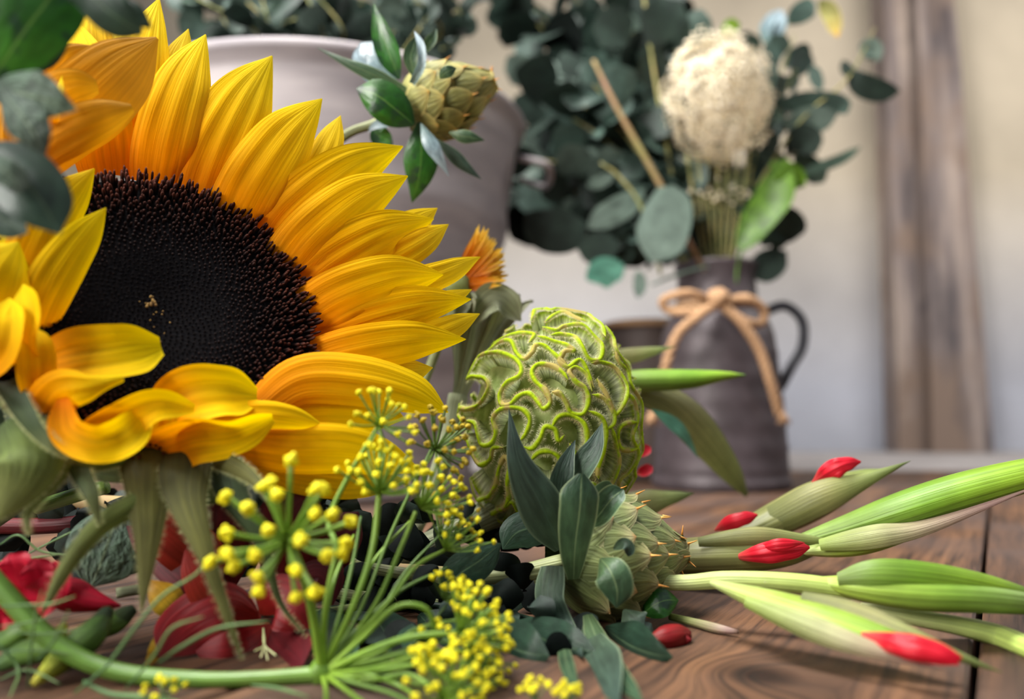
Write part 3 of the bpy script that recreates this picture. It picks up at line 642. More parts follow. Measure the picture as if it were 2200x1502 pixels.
for L in crests_px:
    pts = [(950 + x / 2.889, 640 + y / 2.889) for x, y in L]
    n = max(16, int(sum(math.dist(pts[i], pts[i + 1]) for i in range(len(pts) - 1)) / 3.2))
    C2 = cr(pts, n)
    Q = np.array([on_ell(x, y) for x, y in C2])
    wob = np.array([noise.noise(Vector((q[0] * 4 + 7, q[1] * 4, q[2] * 4))) for q in Q])
    Q = Q * (1 + .035 * wob + .02)[:, None]
    crest(Q)
# rows on the side turned away from the camera
for r in range(9):
    th = -1.25 + r * .31; R = math.cos(th)
    nn = 150; ph = random.random() * 6; fr = max(3, int(7 * R))
    a = np.linspace(.15, math.pi - .15, nn)
    x = np.cos(a + .12 * np.sin(2 * fr * a * 2 + ph)) * R; z = np.sin(a + .12 * np.sin(2 * fr * a * 2 + ph)) * R
    y = math.sin(th) + .12 * np.sin(fr * a * 2 + ph)
    Q = unit(np.stack([x, y, z], 1)); crest(Q[Q[:, 2] > .12] if (Q[:, 2] > .12).sum() > 20 else Q)
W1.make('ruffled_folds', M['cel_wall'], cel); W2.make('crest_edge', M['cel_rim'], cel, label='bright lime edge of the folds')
fuzz(cel, 'crest_hairs', HB, HD, .0019, M['cel_hair'], w=.00007)
tube('stem', pp([(1120, 1060, .41), (1020, 1120, .40), (900, 1180, .385), (760, 1225, .37)]), [.012, .007, .006, .006], M['cel_pale'], cel, segs=12)

# second, fan-shaped cockscomb behind
c2 = root('cockscomb_flower', 'small pale grey-green cockscomb with a wavy fan top, behind the lime one', 'cockscomb', P(970, 880, .46))
V = []; U = []; nU, nV = 90, 16
for j in range(nV):
    t = j / (nV - 1)
    for i in range(nU):
        s = i / (nU - 1) * 2 - 1
        x = 985 + 20 * t + s * (16 + 78 * t ** 1.6) + 10 * t ** 3 * math.sin(13 * s); y = 860 - 205 * t - 22 * t * t * (1 - s * s) + 8 * t ** 3 * math.sin(17 * s)
        V.append(P(x + 40 * t, y, .455 + .012 * t * t * math.sin(9 * s + 1) + .01 * t * s)); U.append((i / nU, t))
mk('ruffled_folds', V, grid_faces(nV, nU), M['cel_pale'], c2, uv=U)
V2 = [V[(nV - 1) * nU + i] for i in range(nU)]
a, b, c = tube_geo(V2, [.0009] * 4, segs=8, n=nU * 2); mk('crest_edge', a, b, M['cel_pale'], c2, uv=c)
tube('stem', pp([(985, 850, .456), (965, 940, .45), (930, 1050, .44), (880, 1150, .42)]), [.0055, .005, .005, .005], M['cel_pale'], c2, segs=12)
for q in (((1000, 700), (1065, 640), (1120, 690), 34), ((960, 720), (985, 660), (1000, 640), 26)):
    blade('ruffled_lobe', pp([(*q[0], .45), (*q[1], .445), (*q[2], .45)]), PX(q[3], .45), M['cel_pale'], c2, prof='round', cup=.7, wave=.2, roll=20)

# ------------------------------------------------------------------ SAFFLOWER BUDS
def bud(name, label, A, B, R, d, mat, leafmat, spines=True, rows=9, per=11, seed=1, grp=None):
    """ovoid bud of overlapping scales along the axis A -> B (pixels at depth d)"""
    rnd = random.Random(seed)
    r0 = root(name, label, 'safflower bud', A)
    A = np.array(A); B = np.array(B); L = np.linalg.norm(B - A); ax = (B - A) / L
    s = unit(np.cross(ax, np.array((0, 0, 1.)))); s2 = np.cross(s, ax)
    def rad(t): return R * (math.sin(math.pi * min(1, (t * .86 + .10)) ** .85) ** .75)
    V = []; U = []
    for i in range(30):
        t = i / 29
        for j in range(32):
            a = 2 * math.pi * j / 32; V.append(A + ax * L * t + (s * math.cos(a) + s2 * math.sin(a)) * max(rad(t) * .94, .0005)); U.append((j / 32, t * .6))
    mk('bud_core', V, grid_faces(30, 32, True), M[mat], r0, uv=U)
    G = Geo(); S = Geo()
    for k in range(rows):
        t0 = -.02 + .80 * k / (rows - 1); n = max(6, int(per * (1 - .35 * k / rows)))
        for j in range(n):
            a = 2 * math.pi * (j + .5 * (k % 2)) / n + rnd.uniform(-.15, .15); rd = s * math.cos(a) + s2 * math.sin(a)
            ln = .30 + .05 * rnd.random()
            pts = []
            for q, lf in ((0, -.02), (.4, .05), (.8, .07), (1.0, .08 + .09 * rnd.random())):
                t = min(t0 + ln * q, 1.06); pts.append(A + ax * L * t + rd * (max(rad(min(t, 1)), .08 * R) + R * lf))
            v, f, u_ = blade_geo(pts, R * .44 * (1 - .35 * k / rows), prof=[.6, 1, 1.05, .9, .6, .3, .01], cup=-.45, nu=9, nv=12, ref=rd); G.add(v, f, u_)
            if spines and k > 1:
                p = pts[-1]; dr = unit(unit(pts[-1] - pts[-2]) + rd * .25)
                v, f, u_ = tube_geo([p - dr * R * .03, p + dr * R * .14], [R * .022, R * .004], segs=5, n=4); S.add(v, f, u_)
    G.make('bud_scales', M[mat], r0)
    if spines: S.make('spines', M['spine'], r0, label='orange spine tips')
    return r0
b1 = bud('safflower_bud', 'big spiny green safflower bud with broad leaves, lying in front of the lime cockscomb', P(1195, 1196, .335), P(1452, 1186, .350), PX(128, .345), .345, 'bract', 'leaf_mid', seed=3, rows=8, per=9)
def BL(r, L, hw, mat, **kw):
    kw.setdefault('nu', 13); kw.setdefault('nv', 24); kw.setdefault('cup', .3)
    return blade('leaf', [P(*q) for q in L], PX(hw, L[0][2]), M[mat], r, **kw)
tube('stem', pp([(760, 1215, .35), (930, 1240, .34), (1080, 1237, .335), (1215, 1212, .335)]), [PX(12, .33), PX(15, .33), PX(17, .33), PX(24, .33)], M['stem'], b1, segs=16, n=20)
BL(b1, [(1205, 1180, .325), (1165, 1090, .318), (1115, 990, .316), (1093, 878, .320)], 48, 'leaf_slate', prof=[.3, .9, 1.05, .85, .55, .25, .01], cup=-.35, roll=-12)
BL(b1, [(1222, 1130, .335), (1205, 1060, .332), (1215, 1000, .332), (1236, 945, .336)], 26, 'leaf_slate', prof='leaf', cup=.4)
BL(b1, [(1225, 1080, .338), (1250, 1010, .334), (1278, 960, .334), (1294, 908, .338)], 28, 'leaf_slate', prof='leaf', cup=.5, roll=20)
BL(b1, [(1232, 1245, .318), (1236, 1170, .312), (1246, 1090, .308), (1250, 1018, .310)], 44, 'leaf_mid', prof=[.3, .6, .8, .95, 1, .95, .2], cup=[-.2, -.4, -.5, -.5], roll=-15)
BL(b1, [(1270, 1130, .322), (1292, 1100, .318), (1318, 1068, .316), (1340, 1052, .318)], 30, 'leaf_mid', prof='round', cup=.7, roll=15)
BL(b1, [(1262, 1100, .326), (1280, 1072, .324), (1300, 1052, .324), (1318, 1044, .326)], 22, 'leaf_mid', prof='round', cup=.5, roll=-15)
BL(b1, [(1290, 1200, .308), (1310, 1225, .300), (1325, 1265, .298), (1325, 1306, .300)], 40, 'leaf_mid', prof='round', cup=-.5)
BL(b1, [(1318, 1180, .310), (1340, 1168, .305), (1352, 1178, .304), (1350, 1196, .306)], 14, 'leaf_slate', prof='round', cup=.9)
BL(b1, [(1185, 1215, .320), (1178, 1290, .312), (1210, 1360, .308), (1252, 1412, .308)], 34, 'leaf_slate', prof='strap', cup=[-.4, -.6, -.9, -.9], roll=-20)
BL(b1, [(1262, 1320, .310), (1290, 1390, .298), (1330, 1450, .290), (1378, 1506, .286)], 26, 'leaf_mid', prof=[.4, .8, 1, .9, .7, .5, .1], cup=-.3, roll=10)
BL(b1, [(1258, 1335, .314), (1275, 1400, .302), (1300, 1450, .294), (1330, 1510, .288)], 46, 'leaf_slate', prof='leaf', cup=-.3, roll=-10)
BL(b1, [(1205, 1340, .320), (1212, 1400, .308), (1225, 1450, .300), (1245, 1500, .292)], 14, 'leaf_mid', prof='leaf', cup=-.5)
BL(b1, [(1060, 1245, .335), (1000, 1262, .330), (955, 1265, .330), (948, 1230, .330)], 6, 'leaf_slate', prof='strap')
BL(b1, [(950, 1268, .325), (985, 1235, .322), (1030, 1205, .322), (1077, 1168, .326)], 40, 'leaf_dk', prof='round', cup=-.2, roll=-10)
BL(b1, [(1380, 1320, .325), (1405, 1300, .322), (1430, 1290, .322), (1458, 1290, .324)], 32, 'leaf_br', prof='round', cup=-.4, roll=20)
BL(b1, [(1300, 1350, .318), (1350, 1385, .312), (1400, 1405, .305), (1446, 1412, .300)], 50, 'leaf_dk', prof='leaf', cup=-.3, roll=-25)
BL(b1, [(1340, 1310, .318), (1360, 1335, .312), (1385, 1350, .310), (1400, 1340, .312)], 34, 'leaf_slate', prof='round', cup=-.6)
BL(b1, [(1200, 1130, .345), (1160, 1130, .345), (1110, 1145, .345), (1080, 1180, .345)], 40, 'leaf_dk', prof='round', cup=-.3)

b2 = bud('safflower_bud', 'upright green safflower bud with orange tip and glossy leaves, before the bucket', P(872, 245, .47), P(1052, 176, .47), PX(80, .47), .47, 'bract_up', 'leaf_br', spines=True, rows=6, per=8, seed=8)
tube('stem', pp([(600, 420, .47), (730, 300, .47), (800, 268, .47), (885, 240, .47)]), [PX(10, .47)] * 3 + [PX(13, .47)], M['stem'], b2, segs=14, n=18)
BL(b2, [(858, 170, .46), (840, 125, .458), (818, 65, .458), (803, 8, .462)], 27, 'leaf_br', prof='leaf', cup=.5, roll=15)
BL(b2, [(850, 180, .47), (815, 150, .468), (790, 120, .468), (775, 92, .470)], 38, 'leaf_white', prof='round', cup=.5, roll=10)
BL(b2, [(872, 195, .455), (800, 160, .452), (745, 135, .452), (680, 102, .456)], 16, 'leaf_mid', prof='lance', cup=-.6)
BL(b2, [(890, 268, .450), (850, 235, .444), (810, 205, .442), (766, 190, .446)], 42, 'leaf_br', prof='round', cup=-.4, roll=-10)
BL(b2, [(885, 180, .450), (905, 140, .446), (905, 100, .446), (890, 66, .450)], 10, 'leaf_white', prof='strap', cup=.8)
BL(b2, [(895, 175, .452), (882, 130, .450), (888, 100, .450), (900, 72, .452)], 16, 'leaf_mid', prof='leaf', cup=.4)
BL(b2, [(908, 120, .455), (920, 95, .452), (930, 80, .452), (938, 60, .454)], 13, 'leaf_mid', prof='leaf', cup=.8)
BL(b2, [(945, 168, .425), (955, 158, .423), (966, 152, .422), (980, 146, .424)], 13, 'leaf_mid', prof='round', cup=-.4)
BL(b2, [(905, 265, .450), (922, 300, .446), (942, 335, .446), (965, 380, .450)], 18, 'leaf_white', prof='leaf', cup=-.6, roll=15)
BL(b2, [(900, 262, .456), (905, 320, .456), (900, 380, .458), (885, 436, .462)], 38, 'leaf_br', prof='leaf', cup=-.4)
BL(b2, [(940, 300, .456), (970, 330, .455), (1000, 358, .456), (1035, 386, .458)], 15, 'leaf_slate', prof='leaf', cup=-.6)
BL(b2, [(965, 285, .450), (990, 292, .448), (1015, 296, .448), (1042, 302, .450)], 15, 'leaf_mid', prof='leaf', cup=-.6)
BL(b2, [(870, 250, .465), (835, 262, .465), (805, 270, .466), (790, 285, .468)], 10, 'leaf_white', prof='leaf')
BL(b2, [(800, 275, .47), (812, 290, .47), (830, 300, .47), (845, 312, .47)], 22, 'leaf_br', prof='leaf')
BL(b2, [(925, 300, .47), (935, 330, .47), (925, 360, .47), (930, 385, .47)], 12, 'leaf_white', prof='leaf')

# small orange safflower
os_ = root('safflower_bloom', 'small orange and yellow safflower bloom peeping out beside the sunflower petals', 'safflower', P(990, 640, .45))
V, Fs, U = BLOB[2]; mk('flower_base', np.array(V) * np.array((.008, .008, .010)) + np.array(P(985, 620, .45)), Fs, M['bract'], os_, uv=U)
for i in range(110):
    a = random.uniform(-.2, 1.0); tx = 985 + 104 * math.cos(a * 1.1) * random.uniform(.75, 1.05); ty = 605 - 138 * math.sin(a * 1.1 + .12) * random.uniform(.8, 1.0)
    bx, by = 990 + random.uniform(-14, 12), 610 + random.uniform(-12, 12); d = .45 + random.uniform(-.008, .008)
    blade('petal', [P(bx, by, .45), P((bx + tx) / 2 + random.uniform(-5, 5), (by + ty) / 2, (d + .45) / 2), P(tx, ty, d)], PX(random.uniform(4, 7), .45), M['orange'], os_, prof='strap', cup=.5, nu=5, nv=10)
tube('stem', pp([(985, 625, .45), (950, 720, .45), (900, 850, .44)]), [.0025] * 3, M['stem'], os_)

# ------------------------------------------------------------------ FENNEL
fn = root('fennel_flower', 'yellow fennel flower head on a curved green stem across the bottom front', 'fennel', P(690, 1450, .258))
tube('main_stem', pp([(-120, 1130, .262), (0, 1262, .258), (110, 1375, .255), (240, 1440, .2535), (420, 1460, .253), (560, 1458, .255), (686, 1450, .257)]),
     [PX(r_, .255) for r_ in (23, 22, 21, 19, 17, 16, 19)], M['fennel'], fn, segs=20, n=70, rib=.03, ribn=7)
G = Geo(); add_blob(G, P(692, 1448, .257), PX(30, .257), 2); G.make('stem_node', M['ray'], fn)
node = (692, 1448, .257)
def umbellet(par, c, ax, R, n, fr, mat='fl_yel', rmat='ray', pr=3.0, spread=1.2, blobs=3, rnd=random):
    """c centre px/depth; ax 3D axis; R pedicel length px; fr floret radius px"""
    cc = np.array(P(*c)); ax = unit(np.array(ax, float)); s = unit(np.cross(ax, (0.3, .2, 1))); s2 = np.cross(ax, s); d = c[2]
    GP = Geo(); GF = Geo()
    for i in range(n):
        th = spread * math.sqrt((i + .5) / n); a = i * 2.4 + rnd.random() * .6
        dr = ax * math.cos(th) + (s * math.cos(a) + s2 * math.sin(a)) * math.sin(th)
        L = PX(R, d) * rnd.uniform(.75, 1.1); tip = cc + dr * L + np.array((0, 0, 1)) * L * .08
        v, f, u_ = tube_geo([cc, cc + dr * L * .5, tip], [PX(pr, d), PX(pr * .8, d), PX(pr * 1.1, d)], segs=6, n=6); GP.add(v, f, u_)
        add_blob(GF, tip, PX(fr, d), 1)
        for _ in range(blobs): add_blob(GF, tip + unit(rng.normal(0, 1, 3)) * PX(fr * .75, d), PX(fr * .5, d), 1)
    u0 = GP.make('umbellet', M[rmat], par)
    GF.make('floret_cluster', M[mat], u0)
def ray(ctrl, w0=6, w1=3.5, mat='ray'):
    pts = [P(*node)] + [P(*q) for q in ctrl]
    return tube('ray', pts, [PX(w0, .26)] + [PX((w0 + w1) / 2, .26)] * (len(pts) - 2) + [PX(w1, .26)], M[mat], fn, segs=8, n=26)
toC = -np.array(FW)
# the near umbellet, out of focus
r = ray([(672, 1320, .254), (650, 1235, .250), (622, 1165, .246)], 11, 9); umbellet(r, (618, 1158, .246), toC * .75 + np.array(RT) * .1 + np.array(UP) * .25, 150, 26, 17, pr=6, spread=1.5)
r = ray([(700, 1300, .258), (722, 1180, .262), (706, 1120, .268), (745, 1030, .274), (815, 912, .280)], 7, 5); umbellet(r, (815, 912, .280), np.array(RT) * .5 + np.array(UP) * .4 - np.array(FW) * .5, 78, 22, 8, pr=2.5, spread=1.6)
r = ray([(760, 1300, .262), (800, 1180, .270), (815, 1062, .276)], 7, 7); umbellet(r, (816, 1060, .276), np.array(UP) * .8 - np.array(FW) * .25 + np.array(RT) * .2, 105, 34, 9, pr=2.6, spread=1.25)
r = ray([(800, 1310, .266), (860, 1180, .276), (893, 1100, .284)], 6, 5); umbellet(r, (905, 1092, .288), np.array(UP) * .6 + np.array(RT) * .5 - np.array(FW) * .2, 100, 28, 8, 'fl_yel', 'ray', 2.2, 1.1)
r = ray([(770, 1320, .272), (830, 1170, .290), (880, 1060, .300), (935, 950, .306)], 5, 4, 'ray_dk'); umbellet(r, (935, 965, .306), np.array(UP) * .2 + np.array(RT) * .7 - np.array(FW) * .4, 85, 40, 8, 'fl_dk', 'ray_dk', 2.2, 1.6)
r = ray([(830, 1300, .266), (890, 1220, .276), (955, 1182, .290)], 6, 4); umbellet(r, (957, 1182, .292), np.array(RT) * .5 + np.array(UP) * .75, 96, 22, 6.5, 'fl_yel', 'ray', 1.8, 1.1)
r = ray([(800, 1340, .270), (870, 1230, .286), (945, 1150, .300)], 4, 3, 'ray_dk'); umbellet(r, (945, 1150, .300), np.array(RT) * .6 + np.array(UP) * .6, 90, 18, 6.5, 'fl_dk', 'ray_dk', 1.8, 1.2)
r = ray([(780, 1370, .256), (850, 1305, .254), (910, 1305, .254), (932, 1345, .255), (925, 1392, .256)], 7, 4); umbellet(r, (925, 1380, .256), np.array(RT) * .3 + np.array(UP) * .1 + toC * .5, 55, 10, 8, 'fl_yel', 'ray', 2.5, 1.5)
r = ray([(790, 1400, .252), (880, 1370, .250), (985, 1360, .252)], 8, 6); umbellet(r, (985, 1360, .254), np.array(RT) * .7 + np.array(UP) * .5, 112, 44, 8, 'fl_yel', 'ray', 2.8, 1.25)
r = ray([(800, 1420, .254), (900, 1400, .254), (1000, 1400, .256)], 7, 4); umbellet(r, (1000, 1400, .258), np.array(RT) * .9 + np.array(UP) * .2 + toC * .2, 108, 46, 7.5, 'fl_yel', 'ray', 2.4, 1.4)
r = ray([(800, 1440, .252), (900, 1430, .250), (980, 1470, .250)], 6, 4); umbellet(r, (975, 1470, .250), np.array(RT) * .7 + np.array(UP) * .3 + toC * .4, 108, 40, 8.5, 'fl_yel', 'ray', 2.6, 1.5)
r = ray([(800, 1460, .248), (880, 1450, .246), (960, 1500, .246)], 6, 4); umbellet(r, (950, 1505, .246), np.array(RT) * .5 + np.array(UP) * .6 + toC * .4, 100, 34, 9, 'fl_yel', 'ray', 2.6, 1.5)
r = ray([(790, 1410, .262), (880, 1390, .268), (960, 1300, .280)], 4, 3, 'ray_dk'); umbellet(r, (955, 1290, .280), np.array(RT) * .6 + np.array(UP) * .6, 60, 20, 8, 'fl_yel', 'ray_dk', 2, 1.3)
for q in ([(770, 1470, .250), (840, 1490, .246), (920, 1530, .244)], [(740, 1480, .250), (790, 1520, .246), (830, 1570, .244)], [(700, 1480, .252), (700, 1530, .248), (695, 1600, .246)],
          [(760, 1455, .250), (860, 1462, .250), (960, 1480, .252)], [(800, 1430, .262), (900, 1418, .268), (1000, 1425, .272)], [(800, 1425, .266), (950, 1440, .276), (1010, 1480, .280)],
          [(730, 1320, .266), (760, 1200, .280), (775, 1110, .290)], [(740, 1340, .264), (800, 1210, .284), (880, 1120, .300)], [(760, 1360, .262), (860, 1270, .280), (960, 1220, .296)],
          [(700, 1330, .262), (720, 1240, .272), (760, 1150, .290)], [(820, 1400, .258), (900, 1350, .262), (1000, 1330, .266)], [(790, 1450, .248), (860, 1475, .246), (900, 1500, .246)]):
    ray(q, 6, 3, random.choice(('ray', 'ray_dk')))
# two florets close to the lens
for (x, y, rr) in ((908, 1404, 21), (965, 1412, 17)):
    G = Geo(); p = P(x, y, .238); add_blob(G, p, PX(rr, .238), 2)
    for _ in range(6): add_blob(G, np.array(p) + unit(rng.normal(0, 1, 3)) * PX(rr * .7, .238), PX(rr * .5, .238))
    o = tube('ray', [P(*node), P((x + 692) / 2, (y + 1448) / 2 + 10, .246), p], [PX(4, .25)] * 3, M['ray'], fn); G.make('floret_cluster', M['fl_yel'], o)
# heads of two further fennel stalks at the bottom edge
for (x, y, l) in ((352, 1500, 'fennel sprig poking up at the bottom edge below the curved stem'), (1150, 1505, 'fennel sprig tip at the bottom edge, left of its neighbour'), (1222, 1512, 'fennel sprig tip at the bottom edge beside the dark drooping leaves')):
    f2 = root('fennel_sprig', l, 'fennel', P(x, y + 60, .236))
    st = tube('stem', pp([(x, y + 60, .236), (x, y + 20, .236), (x, y, .236)]), [PX(4, .236)] * 3, M['frond'], f2)
    umbellet(st, (x, y, .236), np.array(UP), 42 if x > 400 else 48, 9, 8, 'fl_yel', 'frond', 2, 1.0 if x > 400 else 1.4)

# thin fennel fronds in the lower left
fr_ = root('fennel_frond', 'thread-like green fennel fronds trailing over the lower left corner', 'fennel', P(180, 1480, .25))
for L, w in (([(0, 1170, .30), (40, 1150, .30), (90, 1185, .30), (180, 1195, .30)], 3), ([(60, 1190, .31), (120, 1160, .31), (180, 1130, .31)], 3), ([(0, 1205, .30), (60, 1200, .30), (140, 1190, .30)], 2.5),
             ([(0, 1303, .245), (60, 1300, .244), (110, 1298, .243), (162, 1281, .243)], 3), ([(0, 1345, .25), (50, 1340, .248), (110, 1325, .247)], 2.5), ([(0, 1400, .25), (80, 1398, .25), (160, 1405, .25)], 2.5),
             ([(60, 1480, .24), (66, 1400, .24), (75, 1330, .24), (90, 1270, .24)], 3), ([(80, 1420, .24), (120, 1370, .24), (148, 1312, .24)], 3.5), ([(30, 1360, .25), (100, 1362, .25), (180, 1350, .25)], 2.5),
             ([(160, 1490, .240), (230, 1430, .240), (290, 1350, .240), (350, 1280, .243), (420, 1235, .246), (455, 1190, .25)], 4), ([(270, 1480, .240), (330, 1410, .238), (370, 1350, .238), (437, 1325, .238)], 3.5),
             ([(340, 1425, .240), (390, 1390, .240), (470, 1350, .242), (578, 1335, .244)], 4), ([(180, 1465, .240), (240, 1492, .240), (330, 1500, .240), (420, 1520, .240)], 6), ([(540, 1472, .25), (600, 1480, .249), (665, 1498, .247)], 4),
             ([(0, 1460, .25), (60, 1440, .25), (130, 1470, .25)], 3), ([(0, 1385, .25), (40, 1440, .25), (20, 1500, .25)], 3)):
    tube('frond', pp(L), [PX(w, .25) * .6, PX(w, .25), PX(w, .25), PX(w, .25) * .3], M['frond'], fr_, segs=6, n=20)

# ------------------------------------------------------------------ red blooms low on the left
rf = root('red_freesia', 'dark red open flower with pale stamens lying under the sunflower', 'flower', P(560, 1400, .30))
RL = lambda L, hw, mat, d=.29, **kw: blade('petal', pp(L, d), PX(hw, d), M[mat], rf, nu=15, nv=26, **kw)
RL([(470, 1260, .31), (430, 1200, .305), (370, 1150, .30), (310, 1095, .30)], 60, 'red_or', prof='round', cup=-.3)
RL([(480, 1280, .31), (420, 1250, .30), (340, 1180, .305), (272, 1130, .31)], 46, 'red_dk', prof='round', cup=-.4)
RL([(520, 1330, .30), (460, 1290, .292), (430, 1240, .29), (398, 1180, .292)], 40, 'red_or', prof='round', cup=-.4)
RL([(560, 1330, .30), (480, 1310, .29), (400, 1350, .285), (342, 1412, .285)], 66, 'red', prof='round', cup=-.3, roll=-10)
RL([(580, 1340, .30), (540, 1380, .292), (490, 1400, .288), (420, 1400, .288)], 46, 'red', prof='round', cup=-.3)
RL([(560, 1320, .30), (590, 1290, .292), (630, 1310, .288), (668, 1350, .288)], 58, 'red', prof='round', cup=-.4)
RL([(560, 1330, .304), (590, 1370, .296), (620, 1400, .292), (650, 1430, .292)], 56, 'red_dk', prof='round', cup=-.3)
RL([(600, 1260, .315), (620, 1180, .31), (640, 1110, .31), (680, 1060, .315)], 90, 'red_dk', prof='round', cup=-.3)
RL([(500, 1260, .318), (480, 1180, .315), (470, 1110, .315), (480, 1050, .32)], 80, 'red_dk', prof='round', cup=-.3)
RL([(600, 1290, .315), (650, 1250, .312), (690, 1240, .312), (715, 1300, .312)], 60, 'red_dk', prof='round', cup=-.3)
RL([(600, 1290, .318), (680, 1210, .318), (730, 1150, .32), (770, 1100, .325)], 60, 'red_dk', prof='round', cup=-.3)
for (tx, ty) in ((560, 1412), (575, 1418), (592, 1408), (548, 1398)):
    tube('stamen', pp([(566, 1350, .290), (568, 1385, .280), (tx, ty, .268)]), [PX(2, .28)] * 2 + [PX(1.5, .28)], M['hair'], rf, segs=6)
tube('stem', pp([(560, 1330, .31), (620, 1330, .33), (800, 1300, .35)]), [.002] * 3, M['sepal_dk'], rf)
yf = root('yellow_freesia', 'small yellow petals showing left of the dark red flower', 'flower', P(330, 1430, .285))
for L, hw in (([(400, 1330, .295), (370, 1300, .29), (340, 1270, .29), (318, 1245, .292)], 34), ([(340, 1330, .30), (345, 1370, .285), (330, 1405, .28), (308, 1436, .278)], 17), ([(360, 1370, .30), (340, 1400, .285), (322, 1430, .28)], 12)):
    blade('petal', pp(L), PX(hw, .29), M['yellow_pet'], yf, prof='leaf', cup=-.4)
cf = root('crimson_carnation', 'bright crimson ruffled flower at the left edge under the sunflower', 'flower', P(60, 1330, .29))
for L, hw, kw in (([(60, 1300, .295), (40, 1250, .285), (30, 1215, .28), (20, 1190, .28)], 48, {}), ([(70, 1300, .295), (90, 1260, .28), (80, 1225, .276), (70, 1200, .276)], 36, {}),
                ([(80, 1310, .29), (110, 1270, .28), (120, 1240, .276), (100, 1215, .278)], 34, {}), ([(40, 1320, .29), (80, 1290, .275), (110, 1270, .27), (136, 1262, .27)], 38, {}),
                ([(60, 1330, .29), (10, 1320, .28), (0, 1290, .275), (-30, 1260, .275)], 50, {}), ([(70, 1300, .285), (40, 1320, .276), (20, 1335, .272), (5, 1342, .272)], 30, {})):
    blade('petal', pp(L), PX(hw, .28), M['pink'], cf, prof='round', cup=.5, wave=.25, nu=15, roll=random.uniform(-20, 20))
cb = root('crimson_bud', 'pointed crimson bud lying beside the ruffled crimson flower', 'flower bud', P(150, 1300, .295))
tube('petals', pp([(100, 1275, .285), (150, 1278, .285), (205, 1293, .285), (258, 1302, .285)]), [PX(18, .285), PX(36, .285), PX(22, .285), PX(3, .285)], M['pink'], cb, segs=16, n=20)
blade('petal', pp([(120, 1240, .283), (160, 1270, .279), (210, 1290, .279), (252, 1296, .281)]), PX(22, .28), M['pink'], cb, prof='leaf', cup=-.8)
gl = root('green_leaf', 'dull green oval leaf with pale midrib lying beneath the sunflower', 'leaf', P(220, 1260, .31))
blade('leaf_blade', pp([(255, 1085, .325), (240, 1140, .31), (220, 1200, .30), (195, 1262, .296)]), PX(76, .31), M['leaf_hairy'], gl, prof='round', cup=-.25)
for (L, rr, lab) in (([(-20, 1440, .27), (50, 1405, .262), (110, 1385, .258), (140, 1340, .262)], 26, 'plump green freesia buds at the lower left edge'),
                     ([(235, 1310, .27), (200, 1360, .262), (140, 1410, .258), (72, 1470, .256)], 30, 'green freesia bud with yellow tip pointing to the lower left corner'),
                     ([(290, 1310, .285), (250, 1335, .28), (210, 1350, .276), (160, 1380, .274)], 25, 'yellow-green freesia bud near the dark red flower'),
                     ([(-30, 1380, .27), (20, 1375, .268), (60, 1355, .268), (100, 1370, .268)], 26, 'short green freesia bud half hidden at the left edge')):
    fb = root('freesia_bud', lab, 'flower bud', P(*L[1]))
    tube('bud_body', pp(L), [PX(rr * .35, .265), PX(rr, .265), PX(rr, .265), PX(rr * .25, .265)], M['bud_grn'], fb, segs=14, n=24)
    blade('calyx', pp([(a, b - 4, c - .003) for a, b, c in L[:3]]), PX(rr * .9, .265), M['sepal_dk'], fb, prof='lance', cup=-1.0)

# ------------------------------------------------------------------ leaves added to darken the gaps, and stems, under the arrangement
ul = root('shade_filler_leaves', 'added dark leaves that fill in the shade beneath the cockscomb and fennel', 'leaves', P(900, 1330, .36))
tube('stem', pp([(700, 1280, .36), (900, 1300, .35), (1120, 1330, .345), (1240, 1380, .335)]), [.002] * 4, M['leaf_dk'], ul)
for L, hw in (([(850, 1300), (900, 1240), (930, 1180), (940, 1120)], 50), ([(950, 1310), (1010, 1290), (1080, 1280), (1150, 1300)], 50), ([(1000, 1330), (1060, 1370), (1120, 1400), (1180, 1410)], 50),
              ([(780, 1300), (760, 1240), (780, 1170), (830, 1120)], 55), ([(1080, 1320), (1130, 1290), (1180, 1270), (1210, 1300)], 50), ([(900, 1320), (950, 1370), (1010, 1400), (1060, 1420)], 50),
              ([(800, 1300), (820, 1350), (850, 1390), (900, 1420)], 50), ([(740, 1300), (720, 1340), (730, 1390), (760, 1420)], 50), ([(1100, 1340), (1160, 1370), (1210, 1390), (1280, 1400)], 44)):
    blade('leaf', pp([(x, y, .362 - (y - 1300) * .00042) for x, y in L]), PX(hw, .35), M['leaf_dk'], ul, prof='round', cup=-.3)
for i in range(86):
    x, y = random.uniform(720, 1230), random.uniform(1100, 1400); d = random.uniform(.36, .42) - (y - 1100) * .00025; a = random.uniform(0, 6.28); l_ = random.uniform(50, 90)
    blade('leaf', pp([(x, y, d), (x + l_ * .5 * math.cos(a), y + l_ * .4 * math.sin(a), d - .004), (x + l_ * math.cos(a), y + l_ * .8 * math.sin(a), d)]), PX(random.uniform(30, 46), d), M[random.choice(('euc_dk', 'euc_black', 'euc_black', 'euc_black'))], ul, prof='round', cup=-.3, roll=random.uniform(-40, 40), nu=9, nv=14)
ul2 = root('shade_filler_leaves', 'added near-black leaves that fill in the shade below the sunflower bracts at left', 'leaves', P(200, 1150, .40))
tube('stem', pp([(-40, 1150, .40), (200, 1130, .40), (450, 1120, .39), (720, 1150, .38)]), [.002] * 4, M['leaf_dk'], ul2)
